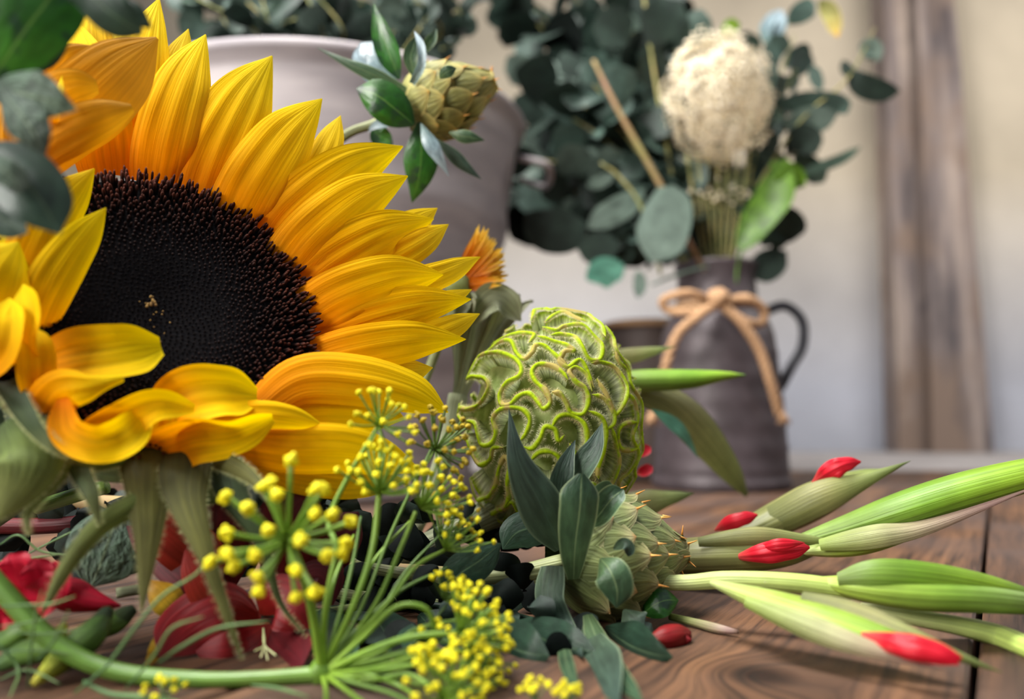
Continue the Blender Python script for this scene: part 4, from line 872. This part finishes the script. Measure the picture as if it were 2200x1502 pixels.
for i in range(96):
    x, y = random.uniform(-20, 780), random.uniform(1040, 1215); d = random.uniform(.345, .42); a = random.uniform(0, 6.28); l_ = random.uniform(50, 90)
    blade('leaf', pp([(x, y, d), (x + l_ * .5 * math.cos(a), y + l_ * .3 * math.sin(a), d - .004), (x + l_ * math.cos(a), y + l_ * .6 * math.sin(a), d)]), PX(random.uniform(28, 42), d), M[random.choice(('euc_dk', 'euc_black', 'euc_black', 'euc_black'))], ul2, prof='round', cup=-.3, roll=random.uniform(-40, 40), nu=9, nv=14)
for k, (L, r_, m_) in enumerate((([(640, 1215, .37), (800, 1222, .365), (950, 1232, .362), (1100, 1244, .36)], .003, 'bg_stem_br'), ([(560, 1245, .36), (760, 1280, .352), (940, 1300, .35)], .0025, 'stem'),
                    ([(-30, 1060, .40), (120, 1075, .40), (270, 1085, .40), (450, 1095, .40)], .004, 'bg_stem_br'), ([(-30, 1130, .36), (90, 1130, .36), (230, 1120, .36)], .0035, 'red_dk'),
                    ([(250, 1275, .31), (330, 1262, .315), (420, 1262, .32)], .002, 'cel_pale'), ([(80, 1090, .35), (160, 1065, .345), (230, 1045, .345)], .003, 'fennel'))):
    tube('cut_stem', pp(L), [r_] * 4, M[m_], None, segs=10,
         label=['pale brown cut stem behind the fennel rays', 'thin green cut stem under the fennel rays', 'brown woody stem in shadow below the sunflower bracts', 'dark red stem in shadow at the left edge',
                'pale thin stem between crimson bud and dark red flower', 'bright green stem behind the curled bracts'][k], cat='stem')

# ------------------------------------------------------------------ GLADIOLUS at the right
g1 = root('gladiolus_spike', 'pale green gladiolus spike on the table at lower right, with one red-tipped bud', 'gladiolus', P(1700, 1330, .31))
def pod(par, L, radii, mat, name='bud', flat=.7, **kw):
    return tube(name, pp(L), [PX(r_, L[0][2]) for r_ in radii], M[mat], par, segs=20, n=34, flat=flat, **kw)
tube('stem', pp([(1150, 1240, .345), (1440, 1252, .33), (1560, 1246, .318), (1700, 1252, .31), (1830, 1268, .304)]), [PX(16, .32), PX(17, .32), PX(19, .32), PX(20, .32), PX(20, .32)], M['glad_pale'], g1, segs=14, n=24)
pod(g1, [(1640, 1248, .312), (1760, 1252, .308), (1850, 1262, .302), (1960, 1272, .298), (2100, 1280, .298), (2260, 1300, .300)], [14, 18, 40, 52, 48, 30], 'glad')
blade('sheath', pp([(1800, 1250, .300), (1900, 1250, .293), (2050, 1262, .292), (2240, 1290, .296)]), PX(50, .30), M['glad2'], g1, prof=[.4, .8, 1, 1, .9, .7, .3], cup=-1.1, nu=17, roll=-25)
o = pod(g1, [(1530, 1252, .310), (1640, 1290, .292), (1760, 1332, .277), (1880, 1370, .266), (1980, 1402, .257), (2040, 1420, .252)], [10, 34, 48, 42, 24, 6], 'glad')
blade('sheath', pp([(1600, 1290, .286), (1750, 1352, .266), (1880, 1398, .254), (2040, 1440, .246)]), PX(30, .29), M['glad_mauve'], g1, prof='lance', cup=-1.0)
blade('sheath', pp([(1720, 1285, .280), (1850, 1330, .268), (1990, 1385, .256), (2155, 1446, .250)]), PX(34, .29), M['glad_ol'], g1, prof='lance', cup=-.9)
blade('petal', pp([(1850, 1362, .262), (1920, 1382, .250), (1990, 1398, .245), (2066, 1414, .243)]), PX(31, .26), M['glad_red'], g1, prof=[.15, .55, .85, 1, .98, .75, .12], cup=[-.6, -.9, -1.0, -.6], nu=17, ridge=.06, wave=.12, label='red petal tip')
blade('petal', pp([(1880, 1388, .256), (1940, 1404, .247), (2000, 1414, .243), (2060, 1426, .241)]), PX(22, .26), M['glad_red'], g1, prof=[.1, .5, .85, 1, .95, .7, .2], cup=[-.5, -.9, -1.1, -.3], roll=-30, ridge=.05, wave=.15, label='red petal tip')
pod(g1, [(1850, 1300, .308), (1950, 1325, .304), (2060, 1345, .302), (2160, 1372, .300), (2290, 1430, .298)], [8, 22, 28, 34, 30], 'glad_pale')
g2 = root('gladiolus_spike', 'olive gladiolus spike behind the spiny bud, with red tips and long pointed buds', 'gladiolus', P(1500, 1200, .40))
pod(g2, [(1330, 1190, .42), (1450, 1195, .405), (1560, 1192, .395), (1680, 1188, .392), (1770, 1180, .392)], [36, 50, 54, 40, 6], 'glad_ol', name='stem')
blade('sheath', pp([(1500, 1165, .388), (1620, 1152, .382), (1720, 1158, .382), (1830, 1168, .384)]), PX(22, .39), M['glad_ol'], g2, prof='lance', cup=-.8)
blade('petal', pp([(1610, 1186, .380), (1660, 1172, .369), (1700, 1168, .368), (1730, 1166, .372)]), PX(13, .38), M['glad_red'], g2, prof='leaf', cup=-.6, ridge=.05, label='red petal tip')
blade('petal', pp([(1575, 1198, .385), (1630, 1190, .372), (1690, 1182, .370), (1740, 1176, .374)]), PX(27, .38), M['glad_red'], g2, prof=[.1, .5, .85, 1, .9, .7, .1], cup=[-.6, -.9, -.9, -.4], nu=17, ridge=.06, wave=.12, label='red petal tip')
pod(g2, [(1560, 1165, .43), (1680, 1110, .43), (1760, 1070, .43), (1850, 1030, .43), (1900, 1012, .43)], [34, 52, 54, 30, 8], 'glad_ol')
blade('sheath', pp([(1660, 1120, .42), (1760, 1070, .410), (1850, 1035, .410), (1957, 990, .412)]), PX(40, .42), M['glad_ol'], g2, prof=[.9, 1, 1, .85, .55, .25, .01], cup=-.9)
blade('petal', pp([(1745, 1040, .425), (1780, 1015, .415), (1815, 998, .412), (1850, 992, .414)]), PX(22, .42), M['glad_red'], g2, prof=[.2, .7, 1, 1, .8, .6, .1], cup=-.7, wave=.2, ridge=.06, label='red petal tip')
blade('petal', pp([(1535, 1140, .425), (1565, 1125, .415), (1595, 1115, .412), (1628, 1106, .414)]), PX(17, .42), M['glad_red'], g2, prof=[.1, .7, 1, 1, .9, .8, .1], cup=-.7, label='red petal tip')
g3 = root('gladiolus_spike', 'thick bright green gladiolus buds reaching to the right edge', 'gladiolus', P(1900, 1150, .38))
pod(g3, [(1700, 1170, .395), (1820, 1135, .385), (1930, 1100, .375), (2040, 1065, .368), (2150, 1035, .362), (2290, 1000, .356)], [16, 34, 46, 48, 44, 34], 'glad2', flat=.8)
blade('sheath', pp([(1760, 1170, .378), (1880, 1150, .366), (2000, 1128, .360), (2240, 1040, .350)]), PX(30, .37), M['glad_mauve'], g3, prof='lance', cup=-1.0, roll=10)
pod(g3, [(1700, 1186, .39), (1790, 1180, .382), (1860, 1170, .376), (1940, 1150, .372), (2010, 1132, .370)], [8, 24, 28, 20, 4], 'glad')
# gladiolus pieces behind the cockscomb
g4 = root('gladiolus_bud', 'pointed green gladiolus bud sticking out right of the cockscomb before the jug', 'gladiolus', P(1370, 815, .50))
pod(g4, [(1300, 820, .50), (1380, 818, .50), (1480, 815, .50), (1550, 808, .50), (1602, 806, .50)], [26, 34, 30, 16, 3], 'glad2')
g5 = root('gladiolus_leaf', 'thin pale green leaf tip above the pointed green bud', 'gladiolus', P(1340, 765, .52))
blade('leaf_blade', pp([(1280, 770, .52), (1350, 765, .52), (1400, 755, .52), (1450, 745, .52)]), PX(18, .52), M['glad_ol'], g5, prof='lance', cup=-.5)
g6 = root('gladiolus_leaf', 'long dark green blade drooping to the table in front of the jug', 'gladiolus', P(1600, 1060, .58))
blade('leaf_blade', pp([(1330, 830, .50), (1430, 860, .51), (1500, 920, .52), (1570, 1010, .54), (1605, 1066, .56)]), PX(46, .5), M['glad_ol'], g6, prof=[.5, .7, .9, 1, .8, .5, .1], cup=-.5, roll=15)
blade('leaf_blade', pp([(1400, 880, .50), (1440, 905, .50), (1470, 935, .50), (1500, 985, .51)]), PX(14, .5), M['euc_teal'], g6, prof='leaf', label='pale teal underside')
g7 = root('gladiolus_leaf', 'short green leaf tip low behind the spiny bud', 'gladiolus', P(1400, 1090, .47))
blade('leaf_blade', pp([(1300, 1105, .46), (1370, 1085, .46), (1430, 1072, .46), (1492, 1060, .46)]), PX(30, .46), M['glad_ol'], g7, prof=[.8, 1, 1, .9, .6, .35, .01], cup=-.3)
rb = root('red_bud', 'small dark red rosebud-like flower lying on the table right of the spiny bud', 'flower bud', P(1450, 1390, .31))
G = Geo()
V, Fs, U = tube_geo(pp([(1395, 1378, .315), (1425, 1375, .312), (1455, 1368, .311), (1480, 1366, .311)]), [PX(10, .31), PX(26, .31), PX(26, .31), PX(14, .31)], segs=16, n=18); mk('petals', V, Fs, M['red'], rb, uv=U)
for k in range(3): blade('petal', pp([(1410, 1375 + 8 * k - 8, .306), (1450, 1366 + 8 * k - 8, .303), (1486, 1362 + 8 * k - 4, .305)]), PX(16, .31), M['red'], rb, prof='round', cup=-.9)
tb2 = root('thin_bud', 'slim greyish pink closed bud on the table beside the small red flower', 'flower bud', P(1520, 1350, .325))
tube('bud_body', pp([(1440, 1325, .33), (1490, 1337, .326), (1540, 1350, .322), (1586, 1358, .320)]), [PX(8, .32), PX(9, .32), PX(10, .32), PX(4, .32)], M['glad_mauve'], tb2, segs=12)
for k, (x, y) in enumerate(((1384, 968), (1388, 1010))):
    o = root('red_petal', ['fallen bright red petal edge showing right of the cockscomb', 'lower fallen red petal edge showing right of the cockscomb'][k], 'petal', P(x, y, .47))
    blade('petal_blade', pp([(x - 20, y + 8, .47), (x, y, .468), (x + 14, y - 8, .47)]), PX(12, .47), M['glad_red'], o, prof='round', cup=.4, nv=12)

# ------------------------------------------------------------------ JUG, BUCKET, BOUQUETS BEHIND
JD = .99; jp = P(1545, 900, JD); jx, jy = jp.x, jp.y
jug = root('metal_jug', 'dark rusted metal jug with ribbed body and twine bow, holding flowers', 'jug', (jx, jy, 0))
prof = [(0, .002), (.078, .0), (.0805, .004), (.0800, .012), (.077, .016)]
zz = .016
for k in range(24):
    z = .02 + k * .0068; r = .0775 - .012 * (k / 23) ** 1.5 + (.0012 if k % 4 == 0 else 0); prof.append((r, z))
prof += [(.0625, .188), (.057, .199), (.051, .208), (.0475, .218), (.046, .238), (.046, .250), (.049, .260), (.050, .264), (.047, .263), (.043, .250), (.042, .22), (.05, .195), (.06, .17), (.06, .02)]
V, Fs, U = lathe(prof, 56, jx, jy); mk('jug_body', V, Fs, M['jug'], jug, uv=U)
hx = jx + .058
tube('handle', [Vector((jx + .05, jy - .02, .205)), Vector((jx + .075, jy - .02, .212)), Vector((jx + .094, jy - .02, .195)), Vector((jx + .094, jy - .02, .165)), Vector((jx + .08, jy - .02, .140)), Vector((jx + .066, jy - .02, .115))],
     [.006] * 6, M['iron'], jug, segs=10, n=30)
tw = root('twine_bow', 'jute twine bow tied around the neck of the jug', 'bow', (jx, jy - .05, .2))
def rope(name, pts, r, par):
    C = cr(pts, 60); T = unit(np.gradient(C, axis=0)); G = Geo()
    n0 = np.array((0, 0, 1.))
    fr = []
    for t in T:
        n0 = n0 - t * (t @ n0); n0 = unit(n0); fr.append((n0, np.cross(t, n0)))
    for k in range(3):
        H = [C[i] + r * .5 * (fr[i][0] * math.cos(i * .7 + k * 2.09) + fr[i][1] * math.sin(i * .7 + k * 2.09)) for i in range(60)]
        v, f, u_ = tube_geo(H, [r * .62] * 4, segs=7, n=90); G.add(v, f, u_)
    return G.make(name, M['twine'], par)
jf = JD - .088
rope('loop', pp([(1545, 655, jf + .035), (1480, 630, jf + .01), (1425, 645, jf + .02), (1440, 668, jf + .02), (1500, 668, jf), (1545, 655, jf + .01)]), .0046, tw)
rope('loop', pp([(1545, 655, jf + .035), (1600, 640, jf + .01), (1640, 665, jf + .02), (1635, 695, jf + .02), (1600, 690, jf), (1545, 655, jf + .01)]), .0046, tw)
rope('tail', pp([(1545, 650, jf), (1500, 680, jf - .005), (1455, 720, jf - .005), (1430, 790, jf - .005), (1420, 860, jf), (1405, 890, jf), (1398, 905, jf)]), .0052, tw)
rope('tail', pp([(1545, 650, jf), (1590, 690, jf - .005), (1630, 750, jf - .002), (1655, 820, jf), (1675, 890, jf + .01)]), .0054, tw)
V, Fs, U = lathe([(.049, 0), (.0545, .002), (.0555, .006), (.048, .010)], 40, jx, jy, .208); mk('neck_wrap', V, Fs, M['twine'], tw, uv=U)
G = Geo(); add_blob(G, P(1545, 640, jf - .002), .012, 2); G.make('knot', M['twine'], tw)
G = Geo()
for (x, y) in ((1682, 900), (1400, 900)):
    for _ in range(14): 
        v, f, u_ = tube_geo(pp([(x, y - 14, jf), (x + random.uniform(-14, 20), y + 10 + random.uniform(-6, 8), jf)]), [.0012, .0006], segs=5, n=3); G.add(v, f, u_)
G.make('frayed_ends', M['twine'], tw, kind='stuff')
# second vessel behind
q = P(1395, 900, 1.13); j2 = root('metal_pot', 'dark brown metal pot half hidden behind the jug on its left', 'pot', (q.x, q.y, 0))
V, Fs, U = lathe([(0, .002), (.062, 0), (.064, .01), (.062, .17), (.06, .205), (.058, .21), (.055, .205), (.055, .02)], 48, q.x, q.y); mk('pot_body', V, Fs, M['brownpot'], j2, uv=U)
V, Fs, U = lathe([(.063, .0), (.067, .004), (.063, .008)], 48, q.x, q.y, .20); mk('rim', V, Fs, M['twine'], j2, uv=U)
q3 = P(1290, 900, 1.2); j3 = root('bottle', 'small dim brown bottle in shadow between bucket and pot', 'bottle', (q3.x - .0, q3.y, 0))

# zinc bucket
BD = .93; bp_ = P(690, 900, BD); bx, by = bp_.x, bp_.y; BR = .2215; BH = CH + 640 / 1800 * .94
bk = root('zinc_bucket', 'large grey galvanised bucket full of foliage behind the sunflower', 'bucket', (bx, by, 0))
pr = [(0, .004), (BR * .72, .0)]
for k in range(30):
    t = k / 29; pr.append((BR * (.74 + .24 * t) + (.003 if k in (10, 11, 21, 22) else 0), .006 + (BH - .03) * t))
pr += [(BR * .985, BH - .016), (BR + .004, BH - .010), (BR + .006, BH - .004), (BR + .003, BH), (BR - .004, BH - .002), (BR - .006, BH - .02), (BR * .74, .02)]
V, Fs, U = lathe(pr, 96, bx, by); mk('bucket_body', V, Fs, M['zinc'], bk, uv=U)
V, Fs, U = lathe([(0, 0), (BR * .9, 0)], 48, bx, by, BH - .06); mk('dark_filling', V, Fs, M['black'], bk, uv=U)
for s in (-1, 1):
    tube('handle', [Vector((bx + s * BR * .99, by - .04, BH - .05)), Vector((bx + s * (BR + .03), by - .04, BH - .06)), Vector((bx + s * (BR + .03), by + .04, BH - .06)), Vector((bx + s * BR * .99, by + .04, BH - .05))], [.004] * 4, M['zinc'], bk)

def spray(name, label, cat, L, leaves, size, mats, prof='round', rr=.0018, stem='bg_stem', group=None, rnd=None, jitter=.6, asp=.62):
    """branch: stem through pixel points, pairs of leaves along it"""
    r = root(name, label, cat, P(*L[0]), group=group)
    tube('stem', pp(L), [rr, rr * .9, rr * .7, rr * .4], M[stem], r, segs=7, n=20)
    C = cr([P(*q) for q in L], 60); T = unit(np.gradient(C, axis=0))
    for i in range(leaves):
        t = .18 + .82 * (i + .5) / leaves; k = min(59, int(t * 59)); d0 = (C[k] - np.array(CAM)) @ np.array(FW)
        dr = unit(rng.normal(0, 1, 3) * np.array((1, .55, .8)) + T[k] * .6 + np.array((0, 0, .15)))
        Ln = PX(size * random.uniform(.7, 1.2), d0); m = random.choice(mats)
        nn = unit(rng.normal(0, .6, 3) + unit(np.array(CAM) - C[k]))
        b = C[k]; blade('leaf', [b, b + dr * Ln * .4, b + dr * Ln * .8 + np.array((0, 0, -.08)) * Ln, b + dr * Ln + np.array((0, 0, -.16)) * Ln], Ln * .5 * asp, M[m], r, prof=prof, cup=random.uniform(-.4, .3), nu=7, nv=12, ref=nn)
    return r
def single(par, L, hw, mat, **kw):
    kw.setdefault('prof', 'round'); kw.setdefault('nv', 16); kw.setdefault('nu', 9)
    return blade('leaf', pp(L), PX(hw, L[0][2]), M[mat], par, **kw)
# foliage rising out of the bucket
for k in range(26):
    x0 = random.uniform(380, 1060); x1 = x0 + random.uniform(-120, 160); d = random.uniform(.84, 1.04); top = random.uniform(-60, 40)
    base_y = H0 / 2 - 0  # stems start inside the bucket
    L = [(x0 * .6 + 690 * .4, 175, d * .5 + .47), (x0 * .8 + 138, 120, d * .6 + .38), (x0, 60, d), (x1, top, d)]
    spray('foliage_branch', 'leafy grey-green branch standing in the zinc bucket', 'branch', L, 11, random.uniform(55, 85), [['euc', 'euc_dk'], ['euc_dk'], ['euc', 'euc_lt'], ['euc_lt', 'leaf_grey', 'euc']][k % 4],
          group='leafy branches in the zinc bucket', stem='bg_stem')
# hanging dark eucalyptus mass between bucket and jug
for k in range(34):
    x0 = random.uniform(1440, 1530); tx = random.uniform(1085, 1450); ty = random.choice([random.uniform(-40, 200), random.uniform(-40, 480), random.uniform(100, 520)]); d = random.uniform(.98, 1.22)
    L = [(1500 + random.uniform(-25, 25), 590, 1.0), (1470 + .15 * (tx - 1470), 520 * .8 + ty * .2, 1.02), (1470 * .5 + tx * .5, 470 * .5 + ty * .5 - 30, (1.0 + d) / 2), (tx, ty, d)]
    spray('eucalyptus_branch', 'dark eucalyptus branch leaning left out of the jug', 'branch', L, 14, random.uniform(80, 120), [['euc_dk'], ['euc_dk', 'euc'], ['euc', 'euc_dk'], ['euc_dk', 'euc', 'euc_lt']][k % 4],
          group='eucalyptus branches leaning left from the jug', stem='bg_stem', asp=.72)
for k in range(14):
    tx = random.uniform(1030, 1230); ty = random.uniform(-60, 470); d = random.uniform(1.12, 1.28)
    L = [(1500 + random.uniform(-25, 25), 590, 1.02), (1440, 500 * .7 + ty * .3, 1.06), (1470 * .35 + tx * .65, 470 * .35 + ty * .65 - 30, d), (tx, ty, d)]
    spray('eucalyptus_branch', 'dark eucalyptus branch leaning left out of the jug', 'branch', L, 14, random.uniform(85, 125), [['euc_dk'], ['euc_dk', 'euc_black'], ['euc', 'euc_dk']][k % 3],
          group='eucalyptus branches leaning left from the jug', stem='bg_stem', asp=.72)
for k in range(9):
    tx = random.uniform(1580, 1740); ty = random.uniform(20, 330); d = random.uniform(.98, 1.1)
    L = [(1560, 590, 1.0), (1590, 480, 1.0), ((1600 + tx) / 2, (400 + ty) / 2, d), (tx, ty, d)]
    spray('eucalyptus_branch', 'grey-green eucalyptus branch rising at the right of the jug', 'branch', L, 9, random.uniform(55, 85), [['euc'], ['euc', 'euc_dk'], ['euc_lt', 'euc'], ['leaf_grey']][k % 4],
          group='eucalyptus branches at the right of the jug', asp=.6)
e = root('eucalyptus_branch', 'eucalyptus branch with large round leaves in front of the dark mass, reaching over the jug', 'branch', P(1520, 590, .97))
tube('stem', pp([(1520, 590, .97), (1480, 520, .95), (1420, 400, .94), (1330, 240, .94), (1275, 130, .95)]), [.003, .003, .0035, .003, .002], M['bg_stem_br'], e, segs=8, n=30)
tube('twig', pp([(1420, 590, .94), (1380, 450, .94), (1330, 380, .94), (1290, 350, .94)]), [.002, .002, .0018, .001], M['bg_stem'], e, segs=8, n=20)
tube('twig', pp([(1400, 612, .94), (1450, 592, .94), (1520, 572, .95)]), [.0015, .002, .002], M['euc_lt'], e, segs=8, n=20)
single(e, [(1430, 400, .93), (1435, 450, .93), (1420, 510, .93), (1400, 562, .93)], 52, 'euc_lt', prof='blunt')
single(e, [(1385, 410, .94), (1345, 440, .94), (1300, 465, .94), (1262, 490, .94)], 28, 'euc_lt')
single(e, [(1330, 520, .94), (1300, 530, .94), (1270, 535, .94), (1240, 535, .94)], 34, 'euc_dk')
single(e, [(1130, 460, .95), (1170, 490, .95), (1220, 495, .95), (1260, 480, .95)], 50, 'euc_dk')
single(e, [(1260, 600, .94), (1290, 585, .94), (1320, 590, .94), (1335, 600, .94)], 32, 'euc_teal')
single(e, [(1370, 640, .94), (1375, 610, .94), (1370, 580, .94)], 14, 'euc_lt')
single(e, [(1260, 400, .94), (1290, 390, .94), (1320, 375, .94)], 14, 'euc_lt')
e = root('eucalyptus_branch', 'eucalyptus branch with one big round dark leaf against the wall at the top', 'branch', P(1470, 590, 1.02))
tube('stem', pp([(1480, 560, 1.0), (1430, 300, 1.0), (1400, 120, 1.0), (1380, -40, 1.0)]), [.002] * 4, M['bg_stem'], e)
single(e, [(1380, 70, .99), (1400, 60, .985), (1440, 30, .985), (1462, 5, .99)], 42, 'euc_dk', prof='blunt')
single(e, [(1360, 40, .99), (1320, 60, .99), (1290, 100, .99)], 44, 'euc_dk')
e = root('eucalyptus_branch', 'eucalyptus branch reaching right with dark leaves before the timber post', 'branch', P(1570, 590, 1.0))
tube('stem', pp([(1565, 590, 1.0), (1620, 420, .99), (1720, 260, .98), (1820, 170, .98), (1880, 60, .98)]), [.0022, .002, .0016, .0012, .0006], M['bg_stem'], e)
for L, hw, m in (([(1825, 150, .98), (1850, 180, .98), (1890, 195, .98), (1935, 195, .98)], 26, 'euc_dk'), ([(1810, 130, .98), (1820, 150, .98), (1835, 165, .98)], 12, 'euc_dk'), ([(1745, 140, .98), (1752, 165, .98), (1765, 195, .98)], 14, 'euc'),
                 ([(1660, 225, .98), (1730, 220, .98), (1800, 225, .98), (1820, 245, .98)], 24, 'euc'), ([(1680, 270, .98), (1740, 260, .98), (1800, 245, .98)], 30, 'euc_lt'), ([(1690, 290, .98), (1730, 300, .98), (1755, 330, .98)], 32, 'euc_dk'),
                 ([(1620, 320, .98), (1645, 300, .98), (1665, 330, .98)], 26, 'euc_dk'), ([(1855, 120, .98), (1870, 105, .98), (1890, 130, .98)], 22, 'euc_lt'), ([(1710, 380, .98), (1760, 360, .98), (1810, 340, .98), (1850, 315, .98)], 12, 'leaf_grey'),
                 ([(1640, 90, .98), (1660, 60, .98), (1680, 20, .98)], 26, 'leaf_white'), ([(1650, 130, .98), (1670, 100, .98), (1700, 95, .98)], 24, 'euc'), ([(1760, 0, .98), (1785, 30, .98), (1800, 80, .98)], 18, 'bract_up'), ([(1560, 80, .98), (1570, 60, .98), (1590, 50, .98)], 18, 'glad2'),
                 ([(1700, 520, .98), (1690, 500, .98), (1660, 490, .98), (1640, 530, .98)], 50, 'euc_dk'), ([(1610, 590, .98), (1650, 570, .98), (1690, 540, .98)], 34, 'euc_dk'), ([(1560, 470, .99), (1600, 440, .99), (1640, 430, .99)], 40, 'euc_dk')):
    single(e, L, hw, m)
e = root('arum_leaf', 'bright green twisted leaf standing in the jug under the cream flower', 'leaf', P(1590, 590, .96))
tube('stem', pp([(1580, 620, .96), (1585, 570, .96), (1595, 530, .955)]), [.002] * 3, M['euc_br'], e)
blade('leaf_blade', pp([(1590, 535, .955), (1625, 480, .95), (1665, 420, .95), (1690, 340, .955)]), PX(40, .95), M['euc_br'], e, prof=[.3, .7, .9, 1, 1.1, .8, .05], cup=.4, roll=20, nu=11)
single(e, [(1655, 350, .95), (1685, 370, .948), (1710, 385, .95), (1730, 400, .95)], 26, 'euc_br')
# cream hydrangea
hy = root('cream_hydrangea', 'cream white hydrangea head on a stem rising from the jug', 'hydrangea', P(1540, 590, .98))
for k in range(7):
    x = 1500 + k * 14; tube('stem', pp([(x * .5 + 775, 600, .985), (x, 480, .98), (1540 + (x - 1540) * 1.6, 330, .98)]), [.0015] * 3, M['bg_stem'], hy)
G = Geo(); HC = np.array(P(1540, 212, .97)); n = 900
for i in range(n):
    zc = 1 - 2 * (i + .5) / n; a = i * 2.399963; q = np.array((math.sqrt(1 - zc * zc) * math.cos(a), math.sqrt(1 - zc * zc) * math.sin(a), zc))
    bumpy = 1 + .30 * noise.noise(Vector(q * 3.2)) + random.uniform(-.06, .04)
    c = HC + q * np.array((PX(104, .97), .055, PX(122, .97))) * bumpy
    s = unit(np.cross(q, rng.normal(0, 1, 3))); s2 = np.cross(q, s)
    w = .0062 * random.uniform(.75, 1.25)
    VV = [c]; UU = [(.5, 0)]; FF = []
    for k in range(4):
        b0 = len(VV); d1 = s * math.cos(k * 1.571) + s2 * math.sin(k * 1.571); d2 = s * math.cos(k * 1.571 + .5) + s2 * math.sin(k * 1.571 + .5); d3 = s * math.cos(k * 1.571 - .5) + s2 * math.sin(k * 1.571 - .5)
        VV += [c + d3 * w * .7 + q * w * .2, c + d1 * w * 1.15 + q * w * .45, c + d2 * w * .7 + q * w * .2]; UU += [(.3, .6), (.5, 1), (.7, .6)]; FF.append([0, b0, b0 + 1, b0 + 2])
    G.add(VV, FF, UU)
G.make('blossoms', M['cream'], hy, kind='stuff')
G = Geo()
for _ in range(26): add_blob(G, P(1550 + random.gauss(0, 45), 415 + random.gauss(0, 10), .97), .0025)
G.make('small_blossoms', M['cream'], hy, kind='stuff')

# remove the empty placeholder of the dim bottle: give it its shape
V, Fs, U = lathe([(0, .002), (.028, 0), (.03, .006), (.03, .12), (.014, .15), (.012, .19), (.014, .195), (.010, .19)], 32, q3.x, q3.y); mk('bottle_body', V, Fs, M['brownpot'], j3, uv=U)

# ------------------------------------------------------------------ light and camera
def area(name, loc, target, size, power, color, sy=None):
    l = bpy.data.lights.new(name, 'AREA'); l.energy = power; l.color = color; l.size = size
    if sy: l.shape = 'RECTANGLE'; l.size_y = sy
    o = bpy.data.objects.new(name, l); COL.objects.link(o); o.location = loc
    
    if name == 'room_light': l.spread = math.radians(80)
    o.rotation_euler = (Vector(target) - Vector(loc)).to_track_quat('-Z', 'Y').to_euler(); return o
area('window_light', (-.42, .42, 1.55), (0, .42, .05), .6, 50, (1, .985, .95))
area('room_light', (-1.3, -.5, .9), (-.1, .95, .2), .9, 13, (1, .97, .92))
area('wall_light', (1.7, 1.0, 1.3), (1.1, 2.2, .5), 1.0, 20, (1, .96, .9))
wd = bpy.data.worlds.new('room'); SC.world = wd; wd.use_nodes = True
nt = wd.node_tree; bg = nt.nodes['Background']; bg.inputs[1].default_value = .52
tcw = nt.nodes.new('ShaderNodeTexCoord'); sx = nt.nodes.new('ShaderNodeSeparateXYZ'); rp = nt.nodes.new('ShaderNodeValToRGB')
nt.links.new(tcw.outputs['Generated'], sx.inputs[0]); nt.links.new(sx.outputs[2], rp.inputs[0]); nt.links.new(rp.outputs[0], bg.inputs[0])
rp.color_ramp.elements[0].position = .0; rp.color_ramp.elements[0].color = rgba((120, 112, 108)); rp.color_ramp.elements[1].position = .6; rp.color_ramp.elements[1].color = rgba((216, 222, 236))

cd = bpy.data.cameras.new('camera'); cam = bpy.data.objects.new('camera', cd); COL.objects.link(cam)
cam.location = CAM; cam.rotation_euler = (math.radians(90) + PITCH, 0, 0)
cd.sensor_width = 36; cd.lens = 36 * F / W0; cd.clip_start = .005; cd.clip_end = 50
cd.dof.use_dof = True; cd.dof.focus_distance = .352; cd.dof.aperture_fstop = (cd.lens) / 6.2
SC.camera = cam
SC.view_settings.view_transform = 'Standard'; SC.view_settings.look = 'None'; SC.view_settings.exposure = .22; SC.view_settings.gamma = 1
SC.cycles.use_denoising = True
SC.cycles.max_bounces = 8; SC.cycles.transparent_max_bounces = 8
